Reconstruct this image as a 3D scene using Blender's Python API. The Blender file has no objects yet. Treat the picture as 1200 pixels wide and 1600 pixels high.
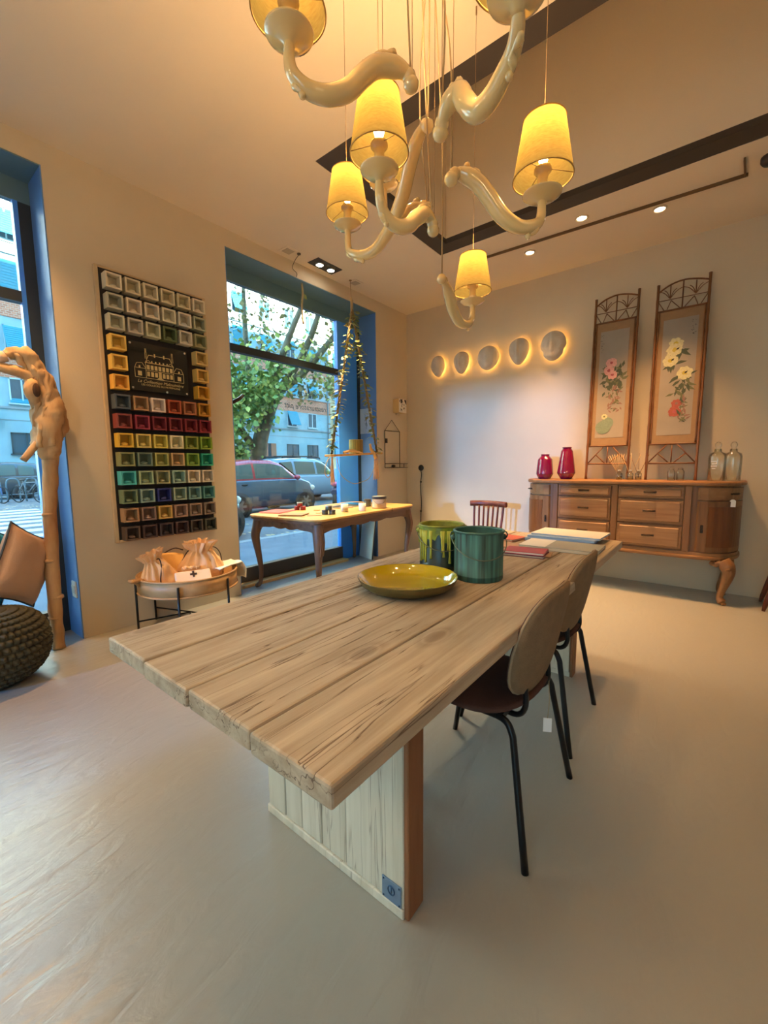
import bpy, bmesh, math, random
from mathutils import Vector, Matrix
PI = math.pi
SC = bpy.context.scene
COL = SC.collection
R = random.Random(7)

# ------------------------------------------------------------------ camera
cam = bpy.data.objects.new('camera', bpy.data.cameras.new('camera'))
COL.objects.link(cam)
cam.data.sensor_fit = 'VERTICAL'; cam.data.sensor_height = 32.0
cam.data.lens = 651.93 / 1600 * 32.0
cam.data.clip_start = 0.02; cam.data.clip_end = 400
fw = Vector((-0.61694259, 0.77911735, -0.11116651)); rt = Vector((0.78458814, 0.61994753, -0.00930104)); up = rt.cross(fw)
cam.matrix_world = Matrix(((rt.x, up.x, -fw.x, 3.5446), (rt.y, up.y, -fw.y, -5.0290), (rt.z, up.z, -fw.z, 1.2381), (0, 0, 0, 1)))
SC.camera = cam
SC.view_settings.view_transform = 'Standard'; SC.view_settings.look = 'None'
SC.view_settings.exposure = 1.2; SC.view_settings.gamma = 1.0; SC.view_settings.use_curve_mapping = False
SC.cycles.sample_clamp_indirect = 4.0
SC.cycles.max_bounces = 8; SC.cycles.diffuse_bounces = 4; SC.cycles.transparent_max_bounces = 12
SC.cycles.caustics_reflective = False; SC.cycles.caustics_refractive = False

# ------------------------------------------------------------------ sky, sun
W = bpy.data.worlds.new('sky'); SC.world = W; W.use_nodes = True
nt = W.node_tree; bg = nt.nodes['Background']
tc = nt.nodes.new('ShaderNodeTexCoord'); sp = nt.nodes.new('ShaderNodeSeparateXYZ'); rp = nt.nodes.new('ShaderNodeValToRGB')
nt.links.new(tc.outputs['Generated'], sp.inputs[0]); nt.links.new(sp.outputs['Z'], rp.inputs[0]); nt.links.new(rp.outputs[0], bg.inputs[0])
rp.color_ramp.elements[0].position = 0.0; rp.color_ramp.elements[0].color = (0.56, 0.87, 1.0, 1)
rp.color_ramp.elements[1].position = 0.7; rp.color_ramp.elements[1].color = (0.28, 0.60, 1.0, 1)
bg.inputs[1].default_value = 3.2

def lamp(name, kind, loc, power, color, target=None, size=None, cone=None, blend=0.5, parent=None):
    d = bpy.data.lights.new(name, kind); o = bpy.data.objects.new(name, d); COL.objects.link(o)
    o.location = loc; d.energy = power; d.color = color
    if target is not None:
        o.rotation_euler = (Vector(target) - Vector(loc)).to_track_quat('-Z', 'Y').to_euler()
    if kind == 'SUN' and size: d.angle = size
    elif kind == 'AREA' and size: d.size = size
    elif size is not None: d.shadow_soft_size = size
    if cone: d.spot_size = cone; d.spot_blend = blend
    if parent: o.parent = parent
    return o
WARM = (1.0, 0.62, 0.27)
# the low sun comes over the roof of this building and lights the upper storeys across the street
lamp('sun', 'SUN', (0, 0, 40), 26.0, (1.0, 0.93, 0.82), (-0.9 * 10, 0.25 * 10, 40 - 3.2), size=0.02)
# added area lamp, unseen, stands in for daylight that makes the bluish wall patch
lamp('patch_fill_lamp', 'AREA', (-0.43, -20.3, 3.4), 2100, (0.15, 0.42, 1.0), (0.6, 0, 1.3), size=0.55)

# ------------------------------------------------------------------ materials
def lin(c):
    return tuple(((v / 255) / 12.92 if v / 255 <= 0.04045 else ((v / 255 + 0.055) / 1.055) ** 2.4) for v in c)
def rgba(c): return (*lin(c), 1)
MATS = {}
def mat(name, c, rough=0.6, metal=0.0, var=0.0, vscale=8.0, bump=0.0, bscale=40.0, c2=None, stretch=(1, 1, 1), emit=None, trans=0.0, coat=0.0, spec=0.5, detail=4.0, sss=False):
    if name in MATS: return MATS[name]
    m = bpy.data.materials.new(name); m.use_nodes = True; MATS[name] = m
    nt = m.node_tree; b = nt.nodes['Principled BSDF']; L = nt.links.new
    b.inputs['Roughness'].default_value = rough; b.inputs['Metallic'].default_value = metal
    b.inputs['Base Color'].default_value = rgba(c); b.inputs['Specular IOR Level'].default_value = spec
    b.inputs['Coat Weight'].default_value = coat
    if trans: b.inputs['Transmission Weight'].default_value = trans
    if sss: b.inputs['Subsurface Weight'].default_value = 1.0; b.inputs['Subsurface Radius'].default_value = (0.03, 0.02, 0.012); b.inputs['Subsurface Scale'].default_value = 1.0
    if emit: b.inputs['Emission Color'].default_value = rgba(emit[0]); b.inputs['Emission Strength'].default_value = emit[1]
    if var or c2 or bump:
        tc = nt.nodes.new('ShaderNodeTexCoord'); mp = nt.nodes.new('ShaderNodeMapping'); mp.inputs['Scale'].default_value = stretch
        L(tc.outputs['Object'], mp.inputs[0])
    if var or c2:
        n = nt.nodes.new('ShaderNodeTexNoise'); n.inputs['Scale'].default_value = vscale; n.inputs['Detail'].default_value = detail
        L(mp.outputs[0], n.inputs['Vector'])
        r = nt.nodes.new('ShaderNodeValToRGB'); L(n.outputs[0], r.inputs[0])
        a = rgba(c); k = 1 - var
        r.color_ramp.elements[0].position = 0.32; r.color_ramp.elements[1].position = 0.68
        r.color_ramp.elements[0].color = rgba(c2) if c2 else (a[0] * k, a[1] * k, a[2] * k, 1)
        r.color_ramp.elements[1].color = a
        L(r.outputs[0], b.inputs['Base Color'])
    if bump:
        n2 = nt.nodes.new('ShaderNodeTexNoise'); n2.inputs['Scale'].default_value = bscale; n2.inputs['Detail'].default_value = 5
        L(mp.outputs[0], n2.inputs['Vector'])
        bp = nt.nodes.new('ShaderNodeBump'); bp.inputs['Strength'].default_value = bump; bp.inputs['Distance'].default_value = 0.01
        L(n2.outputs[0], bp.inputs['Height']); L(bp.outputs[0], b.inputs['Normal'])
    return m
def wood(name, c, c2, axis='y', scale=14.0, rough=0.6, bump=0.25, knots=0.0, cracks=0.0, dark=(60, 40, 25)):
    """grain running along one axis, with optional knots and cracks"""
    if name in MATS: return MATS[name]
    m = bpy.data.materials.new(name); m.use_nodes = True; MATS[name] = m
    nt = m.node_tree; b = nt.nodes['Principled BSDF']; L = nt.links.new; N = nt.nodes.new
    b.inputs['Roughness'].default_value = rough; b.inputs['Specular IOR Level'].default_value = 0.35
    tc = N('ShaderNodeTexCoord'); mp = N('ShaderNodeMapping'); L(tc.outputs['Object'], mp.inputs[0])
    i = 'xyz'.index(axis); s = [1, 1, 1]; s[i] = 0.06; mp.inputs['Scale'].default_value = s
    oi = N('ShaderNodeObjectInfo'); vm = N('ShaderNodeVectorMath'); vm.operation = 'MULTIPLY_ADD'
    cb = N('ShaderNodeCombineXYZ')
    for k in range(3): L(oi.outputs['Random'], cb.inputs[k])
    L(cb.outputs[0], vm.inputs[0]); vm.inputs[1].default_value = (7, 7, 7); L(mp.outputs[0], vm.inputs[2])
    n = N('ShaderNodeTexNoise'); n.inputs['Scale'].default_value = scale; n.inputs['Detail'].default_value = 8; n.inputs['Roughness'].default_value = 0.62; n.inputs['Distortion'].default_value = 0.4
    L(vm.outputs[0], n.inputs['Vector'])
    r = N('ShaderNodeValToRGB'); r.color_ramp.elements[0].position = 0.3; r.color_ramp.elements[1].position = 0.7
    r.color_ramp.elements[0].color = rgba(c2); r.color_ramp.elements[1].color = rgba(c); L(n.outputs[0], r.inputs[0])
    col = r.outputs[0]; hgt = n.outputs[0]
    if cracks:
        mp2 = N('ShaderNodeMapping'); s2 = [1, 1, 1]; s2[i] = 0.035; mp2.inputs['Scale'].default_value = s2; L(tc.outputs['Object'], mp2.inputs[0])
        v2 = N('ShaderNodeVectorMath'); L(mp2.outputs[0], v2.inputs[0]); L(cb.outputs[0], v2.inputs[1])
        n3 = N('ShaderNodeTexNoise'); n3.inputs['Scale'].default_value = 26; n3.inputs['Detail'].default_value = 3; n3.inputs['Distortion'].default_value = 0.25; L(v2.outputs[0], n3.inputs['Vector'])
        r3 = N('ShaderNodeValToRGB'); e = r3.color_ramp.elements; e[0].position = 0.488; e[0].color = (0, 0, 0, 1); e[1].position = 0.5; e[1].color = (1, 1, 1, 1)
        e2 = r3.color_ramp.elements.new(0.514); e2.color = (0, 0, 0, 1); L(n3.outputs[0], r3.inputs[0])
        n4 = N('ShaderNodeTexNoise'); n4.inputs['Scale'].default_value = 2.2; L(tc.outputs['Object'], n4.inputs['Vector'])
        r4 = N('ShaderNodeValToRGB'); r4.color_ramp.elements[0].position = 0.42; r4.color_ramp.elements[1].position = 0.52; L(n4.outputs[0], r4.inputs[0])
        mu = N('ShaderNodeMath'); mu.operation = 'MULTIPLY'; L(r3.outputs[0], mu.inputs[0]); L(r4.outputs[0], mu.inputs[1])
        mk = N('ShaderNodeMath'); mk.operation = 'MULTIPLY'; mk.inputs[1].default_value = cracks; L(mu.outputs[0], mk.inputs[0])
        mx = N('ShaderNodeMix'); mx.data_type = 'RGBA'; L(mk.outputs[0], mx.inputs['Factor']); L(col, mx.inputs[6]); mx.inputs[7].default_value = rgba(dark); col = mx.outputs[2]
        sb = N('ShaderNodeMath'); sb.operation = 'SUBTRACT'; L(hgt, sb.inputs[0]); L(mk.outputs[0], sb.inputs[1]); hgt = sb.outputs[0]
    if knots:
        mp5 = N('ShaderNodeMapping'); s5 = [1, 1, 1]; s5[i] = 0.45; mp5.inputs['Scale'].default_value = s5; L(tc.outputs['Object'], mp5.inputs[0])
        if axis == 'z': mp5.inputs['Rotation'].default_value = (PI / 2, 0, 0)
        v5 = N('ShaderNodeVectorMath'); L(mp5.outputs[0], v5.inputs[0]); L(cb.outputs[0], v5.inputs[1])
        vo = N('ShaderNodeTexVoronoi'); vo.voronoi_dimensions = '2D'; vo.inputs['Scale'].default_value = knots; L(v5.outputs[0], vo.inputs['Vector'])
        r5 = N('ShaderNodeValToRGB'); e = r5.color_ramp.elements; e[0].position = 0.0; e[0].color = (1, 1, 1, 1); e[1].position = 0.11; e[1].color = (0, 0, 0, 1)
        q = e.new(0.045); q.color = (0.75, 0.75, 0.75, 1); q = e.new(0.06); q.color = (0.15, 0.15, 0.15, 1); q = e.new(0.075); q.color = (0.45, 0.45, 0.45, 1)
        L(vo.outputs['Distance'], r5.inputs[0])
        mx = N('ShaderNodeMix'); mx.data_type = 'RGBA'
        mk = N('ShaderNodeMath'); mk.operation = 'MULTIPLY'; mk.inputs[1].default_value = 0.55; L(r5.outputs[0], mk.inputs[0]); L(mk.outputs[0], mx.inputs['Factor'])
        L(col, mx.inputs[6]); mx.inputs[7].default_value = rgba(dark); col = mx.outputs[2]
    L(col, b.inputs['Base Color'])
    bp = N('ShaderNodeBump'); bp.inputs['Strength'].default_value = bump; bp.inputs['Distance'].default_value = 0.004
    L(hgt, bp.inputs['Height']); L(bp.outputs[0], b.inputs['Normal'])
    return m
def glass(name, tint=(235, 245, 250), refl=0.08):
    if name in MATS: return MATS[name]
    m = bpy.data.materials.new(name); m.use_nodes = True; MATS[name] = m
    nt = m.node_tree; nt.nodes.clear(); N = nt.nodes.new; L = nt.links.new
    t = N('ShaderNodeBsdfTransparent'); t.inputs[0].default_value = rgba(tint); g = N('ShaderNodeBsdfGlossy'); g.inputs['Roughness'].default_value = 0.02
    lw = N('ShaderNodeLayerWeight'); lw.inputs[0].default_value = 0.25
    ma = N('ShaderNodeMath'); ma.operation = 'MULTIPLY_ADD'; ma.inputs[1].default_value = 0.6; ma.inputs[2].default_value = refl; L(lw.outputs['Fresnel'], ma.inputs[0])
    mx = N('ShaderNodeMixShader'); L(ma.outputs[0], mx.inputs[0]); L(t.outputs[0], mx.inputs[1]); L(g.outputs[0], mx.inputs[2])
    o = N('ShaderNodeOutputMaterial'); L(mx.outputs[0], o.inputs[0])
    return m
def emission(name, c, s):
    if name in MATS: return MATS[name]
    m = bpy.data.materials.new(name); m.use_nodes = True; MATS[name] = m
    nt = m.node_tree; nt.nodes.clear()
    e = nt.nodes.new('ShaderNodeEmission'); e.inputs[0].default_value = rgba(c); e.inputs[1].default_value = s
    o = nt.nodes.new('ShaderNodeOutputMaterial'); nt.links.new(e.outputs[0], o.inputs[0]); return m

# ------------------------------------------------------------------ mesh builder
class MB:
    def __init__(s): s.bm = bmesh.new(); s.mi = 0
    def _merge(s, b2, M=None):
        if M is not None: b2.transform(M)
        vs = [s.bm.verts.new(v.co) for v in b2.verts]
        b2.verts.index_update()
        for f in b2.faces:
            try:
                g = s.bm.faces.new([vs[v.index] for v in f.verts]); g.smooth = f.smooth; g.material_index = s.mi
            except ValueError: pass
        b2.free(); return s
    def box(s, x0, x1, y0, y1, z0, z1, bev=0.0, M=None, seg=1):
        b = bmesh.new(); r = bmesh.ops.create_cube(b, size=1)
        bmesh.ops.scale(b, vec=(x1 - x0, y1 - y0, z1 - z0), verts=b.verts)
        bmesh.ops.translate(b, vec=((x0 + x1) / 2, (y0 + y1) / 2, (z0 + z1) / 2), verts=b.verts)
        if bev: bmesh.ops.bevel(b, geom=b.edges[:], offset=bev, segments=seg, affect='EDGES', profile=0.5)
        return s._merge(b, M)
    def bar(s, a, c, w, h=None, bev=0.0, roll=0.0):
        """a box bar from point a to point c, w wide and h high"""
        a = Vector(a); c = Vector(c); d = c - a; h = h or w
        q = d.to_track_quat('Z', 'Y').to_matrix().to_4x4()
        M = Matrix.Translation((a + c) / 2) @ q @ Matrix.Rotation(roll, 4, 'Z')
        L = d.length
        return s.box(-w / 2, w / 2, -h / 2, h / 2, -L / 2, L / 2, bev, M)
    def tube(s, pts, rad, n=10, caps=True, flat=1.0, closed=False):
        pts = [Vector(q) for q in pts]; k = len(pts)
        rs = rad if isinstance(rad, (list, tuple)) else [rad] * k
        tang = []
        for i in range(k):
            a = pts[(i - 1) % k] if (closed or i > 0) else pts[0]; c = pts[(i + 1) % k] if (closed or i < k - 1) else pts[-1]
            t = (c - a); tang.append(t.normalized() if t.length > 1e-9 else Vector((0, 0, 1)))
        nrm = tang[0].orthogonal().normalized()
        if abs(tang[0].z) < 0.9: nrm = (Vector((0, 0, 1)) - tang[0] * tang[0].z).normalized()
        rings = []
        for i in range(k):
            nrm = nrm - tang[i] * nrm.dot(tang[i])
            if nrm.length < 1e-6: nrm = tang[i].orthogonal()
            nrm.normalize(); bn = tang[i].cross(nrm)
            rings.append([s.bm.verts.new(pts[i] + (nrm * math.cos(2 * PI * j / n) + bn * math.sin(2 * PI * j / n) * flat) * rs[i]) for j in range(n)])
        for i in range(k if closed else k - 1):
            A = rings[i]; B = rings[(i + 1) % k]
            for j in range(n):
                f = s.bm.faces.new((A[j], A[(j + 1) % n], B[(j + 1) % n], B[j])); f.smooth = True; f.material_index = s.mi
        if caps and not closed:
            for rg, rev in ((rings[0], True), (rings[-1], False)):
                f = s.bm.faces.new(rg[::-1] if rev else rg); f.material_index = s.mi
        return s
    def lathe(s, prof, n=24, c=(0, 0, 0), M=None, sx=1.0, sy=1.0, smooth=True):
        b = bmesh.new(); rings = []
        for r, z in prof:
            if r < 1e-6: rings.append([b.verts.new((c[0], c[1], c[2] + z))])
            else: rings.append([b.verts.new((c[0] + r * sx * math.cos(2 * PI * j / n), c[1] + r * sy * math.sin(2 * PI * j / n), c[2] + z)) for j in range(n)])
        for A, B in zip(rings, rings[1:]):
            for j in range(n):
                k = (j + 1) % n
                vs = []
                for v in (A[j % len(A)], A[k % len(A)], B[k % len(B)], B[j % len(B)]):
                    if v not in vs: vs.append(v)
                if len(vs) > 2:
                    try: f = b.faces.new(vs); f.smooth = smooth
                    except ValueError: pass
        return s._merge(b, M)
    def prism(s, poly, z0, z1, M=None, bev=0.0):
        """extrude an xy polygon from z0 to z1"""
        b = bmesh.new()
        f = b.faces.new([b.verts.new((x, y, z0)) for x, y in poly])
        r = bmesh.ops.extrude_face_region(b, geom=[f])
        bmesh.ops.translate(b, vec=(0, 0, z1 - z0), verts=[v for v in r['geom'] if isinstance(v, bmesh.types.BMVert)])
        bmesh.ops.recalc_face_normals(b, faces=b.faces[:])
        if bev: bmesh.ops.bevel(b, geom=[e for e in b.edges if abs(e.verts[0].co.z - e.verts[1].co.z) < 1e-6], offset=bev, segments=2, affect='EDGES', profile=0.5)
        return s._merge(b, M)
    def quad(s, *v):
        f = s.bm.faces.new([s.bm.verts.new(q) for q in v]); f.material_index = s.mi; return s
    def grid(s, fn, nu, nv, wrap=False):
        vs = [[s.bm.verts.new(fn(i / nu, j / nv)) for j in range(nv + 1)] for i in range(nu if wrap else nu + 1)]
        m = len(vs)
        for i in range(nu):
            for j in range(nv):
                f = s.bm.faces.new((vs[i % m][j], vs[(i + 1) % m][j], vs[(i + 1) % m][j + 1], vs[i % m][j + 1])); f.smooth = True; f.material_index = s.mi
        return s
    def ball(s, c, r, n=12, sx=1, sy=1, sz=1, M=None):
        k = max(4, n // 2)
        return s.lathe([(r * math.sin(PI * i / k), -r * math.cos(PI * i / k) * sz) for i in range(k + 1)], n, c, M, sx, sy)
    def ruffle(s, amt, seed=0, freq=9.0):
        from mathutils import noise
        for v in s.bm.verts: v.co += noise.noise_vector(v.co * freq + Vector((seed, seed * 2, 0))) * amt
        return s
    def build(s, name, m, parent=None, weld=False, solid=0.0, loc=None):
        if weld: bmesh.ops.remove_doubles(s.bm, verts=s.bm.verts, dist=1e-5)
        me = bpy.data.meshes.new(name); 
        s.bm.normal_update(); s.bm.to_mesh(me); s.bm.free()
        for q in (m if isinstance(m, (list, tuple)) else [m]): me.materials.append(q)
        o = bpy.data.objects.new(name, me); COL.objects.link(o)
        if parent: o.parent = parent
        if loc: o.location = loc
        if solid:
            md = o.modifiers.new('thickness', 'SOLIDIFY'); md.thickness = solid; md.offset = 0
        return o
def thing(name, label, cat, loc=(0, 0, 0), rotz=0.0, group=None):
    o = bpy.data.objects.new(name, None); COL.objects.link(o); o.location = loc; o.rotation_euler = (0, 0, rotz)
    o.empty_display_size = 0.1
    o['label'] = label; o['category'] = cat
    if group: o['group'] = group
    return o
def tag(o, label, cat, group=None):
    o['label'] = label; o['category'] = cat
    if group: o['group'] = group
    return o
def struct(name, mb, m, parent=None):
    o = mb.build(name, m, parent)
    o['kind'] = 'structure'
    return o
def share(o, parent, loc=None, rot=None, name=None, m=None):
    c = o.copy(); COL.objects.link(c); c.parent = parent
    if loc is not None: c.location = loc
    if rot is not None: c.rotation_euler = rot
    return c
def text_mesh(body, size, M, shear=0.0, mirror=False, ex=0.0006, align='CENTER'):
    cu = bpy.data.curves.new('lettering', 'FONT'); cu.body = body; cu.size = size; cu.shear = shear; cu.align_x = align; cu.extrude = ex; cu.resolution_u = 3
    o = bpy.data.objects.new('lettering', cu); COL.objects.link(o)
    bpy.context.view_layer.update()
    me = bpy.data.meshes.new_from_object(o.evaluated_get(bpy.context.evaluated_depsgraph_get()))
    bpy.data.objects.remove(o); bpy.data.curves.remove(cu)
    me.transform((M @ Matrix.Scale(-1, 4, (1, 0, 0))) if mirror else M)
    return me
def spline(pts, k=6):
    """Catmull-Rom through the points"""
    P = [Vector(q) for q in pts]; P = [P[0] * 2 - P[1]] + P + [P[-1] * 2 - P[-2]]; out = []
    for i in range(1, len(P) - 2):
        for j in range(k):
            t = j / k; a, b, c, d = P[i - 1:i + 3]
            out.append(0.5 * ((2 * b) + (c - a) * t + (2 * a - 5 * b + 4 * c - d) * t * t + (3 * b - a - 3 * c + d) * t ** 3))
    out.append(P[-2]); return out
def lerp_list(vals, k):
    """resample a list of radii to match spline(pts, k)"""
    out = []
    for a, b in zip(vals, vals[1:]): out += [a + (b - a) * j / k for j in range(k)]
    return out + [vals[-1]]

H = 3.336
# ================================================================== the room
M_wall = mat('plaster_wall', (204, 189, 163), 0.85, var=0.05, vscale=3, bump=0.06, bscale=60)
M_ceil = mat('plaster_ceiling', (222, 206, 180), 0.9, var=0.03, vscale=2)
M_dark = mat('dark_paint', (58, 50, 42), 0.6)
M_blue = mat('blue_paint', (96, 142, 206), 0.38, var=0.08, vscale=3)
M_soff = mat('slate_paint', (96, 128, 140), 0.4)
M_tram = mat('window_metal', (40, 50, 56), 0.45)
M_brown = mat('brown_metal', (62, 54, 44), 0.4)

# poured floor: trowel marks in the relief, faint cloudy colour
def floor_mat():
    m = mat('resin_floor', (156, 153, 144), 0.3, spec=0.8)
    nt = m.node_tree; N = nt.nodes.new; L = nt.links.new; b = nt.nodes['Principled BSDF']
    tc = N('ShaderNodeTexCoord'); mp = N('ShaderNodeMapping'); mp.inputs['Scale'].default_value = (1, 0.3, 1); mp.inputs['Rotation'].default_value = (0, 0, 0.5); L(tc.outputs['Object'], mp.inputs[0])
    n = N('ShaderNodeTexNoise'); n.inputs['Scale'].default_value = 17; n.inputs['Detail'].default_value = 6; n.inputs['Distortion'].default_value = 0.8; L(mp.outputs[0], n.inputs['Vector'])
    n2 = N('ShaderNodeTexNoise'); n2.inputs['Scale'].default_value = 2.5; n2.inputs['Detail'].default_value = 3; L(tc.outputs['Object'], n2.inputs['Vector'])
    bp = N('ShaderNodeBump'); bp.inputs['Strength'].default_value = 0.38; bp.inputs['Distance'].default_value = 0.012; L(n.outputs[0], bp.inputs['Height']); L(bp.outputs[0], b.inputs['Normal'])
    return m
struct('floor', MB().box(-0.33, 6.2, -8.2, 0.2, -0.1, 0), floor_mat())
RX1 = 5.0
c = MB()
for b in ((-0.33, 1.235, -8.2, 0.2), (RX1, 6.3, -8.2, 0.2), (1.235, RX1, -8.2, -2.847), (1.235, RX1, -1.15, 0.2)): c.box(b[0], b[1], b[2], b[3], H, H + 0.12)
struct('ceiling', c, M_ceil)
c = MB()   # flat dark border round the light well
c.box(1.235, 1.385, -2.847, -1.15, H + 0.004, H + 0.05); c.box(RX1 - 0.15, RX1, -2.847, -1.15, H + 0.004, H + 0.05)
c.box(1.385, RX1 - 0.15, -2.847, -2.69, H + 0.004, H + 0.05); c.box(1.385, RX1 - 0.15, -1.31, -1.15, H + 0.004, H + 0.05)
struct('trim_1', c, M_dark)
c = MB()   # the light well above it
c.box(1.335, 1.385, -2.74, -1.26, H + 0.05, H + 1.3); c.box(RX1 - 0.15, RX1 - 0.1, -2.74, -1.26, H + 0.05, H + 1.3)
c.box(1.385, RX1 - 0.15, -2.74, -2.69, H + 0.05, H + 1.3); c.box(1.385, RX1 - 0.15, -1.31, -1.26, H + 0.05, H + 1.3); c.box(1.335, RX1 - 0.1, -2.74, -1.26, H + 1.3, H + 1.35)
struct('wall_lightwell', c, M_ceil)
struct('wall_back', MB().box(-0.33, 6.3, 0, 0.2, 0, H), M_wall)
c = MB()
WY = [(-0.686, 0.0), (-4.095, -2.80), (-8.2, -6.9)]
for y0, y1 in WY: c.box(-0.33, 0, y0, y1, 0, 3.19)
c.box(-0.33, 0, -8.2, 0.0, 3.19, H)
struct('wall_left', c, M_wall)
struct('wall_right', MB().box(6.2, 6.4, -8.2, 0, 0, H), M_wall)
c = MB(); c.box(-0.33, 0.12, -8.4, -8.2, 0, H); c.box(1.25, 3.2, -8.4, -8.2, 0, H); c.box(4.7, 6.4, -8.4, -8.2, 0, H); c.box(3.2, 4.7, -8.4, -8.2, 2.75, H); c.box(0.12, 1.25, -8.4, -8.2, 2.75, H)
struct('wall_front', c, M_wall)
# painted metal cladding of the window reveals
c = MB(); c.box(-0.29, -0.002, -0.694, -0.687, 0, 3.19); c.box(-0.29, -0.002, -2.799, -2.793, 0, 3.19); c.box(-0.29, -0.002, -4.103, -4.096, 0, 3.19); c.box(-0.29, -0.002, -6.899, -6.893, 0, 3.19)
struct('trim_2', c, M_blue)
c = MB(); c.box(-0.29, -0.002, -2.793, -0.694, 3.182, 3.189); c.box(-0.29, -0.002, -6.893, -4.103, 3.182, 3.189)
struct('trim_3', c, M_soff)
M_pane = glass('window_glass', (232, 246, 248), 0.03)
M_sill = wood('sill_wood', (236, 196, 132), (206, 162, 100), 'y', 12)
M_frame_blue = mat('frame_blue', (64, 146, 246), 0.3)
def window(name, y0, y1, gy1, transom=True, z0=0.0):
    """glazed shop front between y0 and y1; the glass ends at gy1, then a broad blue post"""
    f = MB(); X0, X1 = -0.33, -0.28
    f.box(X0, X1, y0, y0 + 0.1, 0.18, 3.04)
    f.box(X0 - 0.01, X1 + 0.01, y0 + 0.1, gy1, 2.378, 2.45)
    f.box(X0, X1, y1 - 0.07, y1, 0.0, 3.04)
    w = struct(name, f, M_tram)
    MB().box(X0, X1, y0, y1, 3.04, 3.182).build('head_panel', M_soff, w)
    a = MB().box(X0 - 0.006, X1 + 0.006, gy1, y1 - 0.07, 0.0, 3.04).build('frame_post', M_frame_blue, w)
    MB().box(X0, X1 + 0.03, y0, gy1, 0.03, 0.18).build('bottom_rail', M_brown, w)
    MB().box(-0.33, -0.15, y0, gy1, 0.0005, 0.03).build('sill_board', M_sill, w)
    for z0, z1 in ((0.18, 2.378), (2.45, 3.04)): MB().box(-0.309, -0.303, y0 + 0.1, gy1, z0, z1).build('pane', M_pane, w)
    return w
w2 = window('window_2', -2.793, -0.694, -1.12)
w1 = window('window_1', -6.893, -4.103, -4.2)
MB().box(-0.33, -0.28, -5.65, -5.55, 0.0, 3.04).build('mullion', M_tram, w1)
f = MB(); f.box(0.12, 1.25, -8.34, -8.28, 2.65, 2.75); f.box(0.12, 0.2, -8.34, -8.28, 0, 2.65); f.box(1.19, 1.25, -8.34, -8.28, 0, 2.65); f.box(0.2, 1.19, -8.34, -8.28, 0, 0.1)
w3 = struct('window_3', f, M_tram)  # unseen window put in for the bluish wall patch, width shaped to confine it
for x0, x1 in ((0.2, 1.19),): MB().box(x0, x1, -8.313, -8.307, 0.1, 2.65).build('pane', M_pane, w3)
f = MB(); f.box(3.2, 4.7, -8.34, -8.28, 2.65, 2.75); f.box(3.2, 3.28, -8.34, -8.28, 0, 2.65); f.box(4.62, 4.7, -8.34, -8.28, 0, 2.65); f.box(3.28, 4.62, -8.34, -8.28, 0, 0.1)
w4 = struct('fill_window', f, M_tram)  # unseen window added so sky light fills the right side of the room
MB().box(3.28, 4.62, -8.313, -8.307, 0.1, 2.65).build('pane', M_pane, w4)
# lettering stuck on the outside of the glass, read backwards from inside
M_let = mat('dark_lettering', (34, 44, 44), 0.6)
def glass_text(body, size, y, z):
    M = Matrix.Translation((-0.3125, y, z)) @ Matrix(((0, 0, 1, 0), (1, 0, 0, 0), (0, 1, 0, 0), (0, 0, 0, 1)))
    me = text_mesh(body, size, M, shear=0.25, mirror=True, ex=0.0004); me.materials.append(M_let)
    o = bpy.data.objects.new('window_lettering', me); COL.objects.link(o); o.parent = w2
glass_text('restauratore pitt', 0.095, -1.62, 1.9)
glass_text('creare arte', 0.085, -1.55, 2.06)
glass_text('di', 0.1, -1.16, 1.91) if False else None
# handle on the window post
h = MB(); h.box(-0.28, -0.24, -2.70, -2.66, 1.72, 1.92, 0.006); h.tube([(-0.245, -2.68, 1.86), (-0.19, -2.68, 1.86), (-0.18, -2.61, 1.90), (-0.18, -2.56, 1.94)], 0.018, 8)
h.build('window_handle', mat('dark_bronze', (52, 38, 26), 0.35, 0.6), w2)

# light switch on the window reveal
def plate(name, label, loc, rot, w=0.085, hh=0.12, cat='socket'):
    t = thing(name, label, cat, loc); t.rotation_euler = rot
    MB().box(-w / 2, w / 2, -0.01, 0, -hh / 2, hh / 2, 0.003).build('cover_plate', mat('white_plastic', (225, 222, 215), 0.35), t)
    for i in (-1, 0, 1): MB().box(i * 0.024 - 0.01, i * 0.024 + 0.01, -0.014, -0.009, -0.03, 0.03, 0.002).build('rocker', mat('white_plastic_2', (205, 203, 198), 0.3), t)
plate('wall_switch', 'white three-module wall switch low on the blue window reveal behind the driftwood', (-0.075, -4.103, 0.36), (0, 0, 0), cat='switch')

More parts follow.
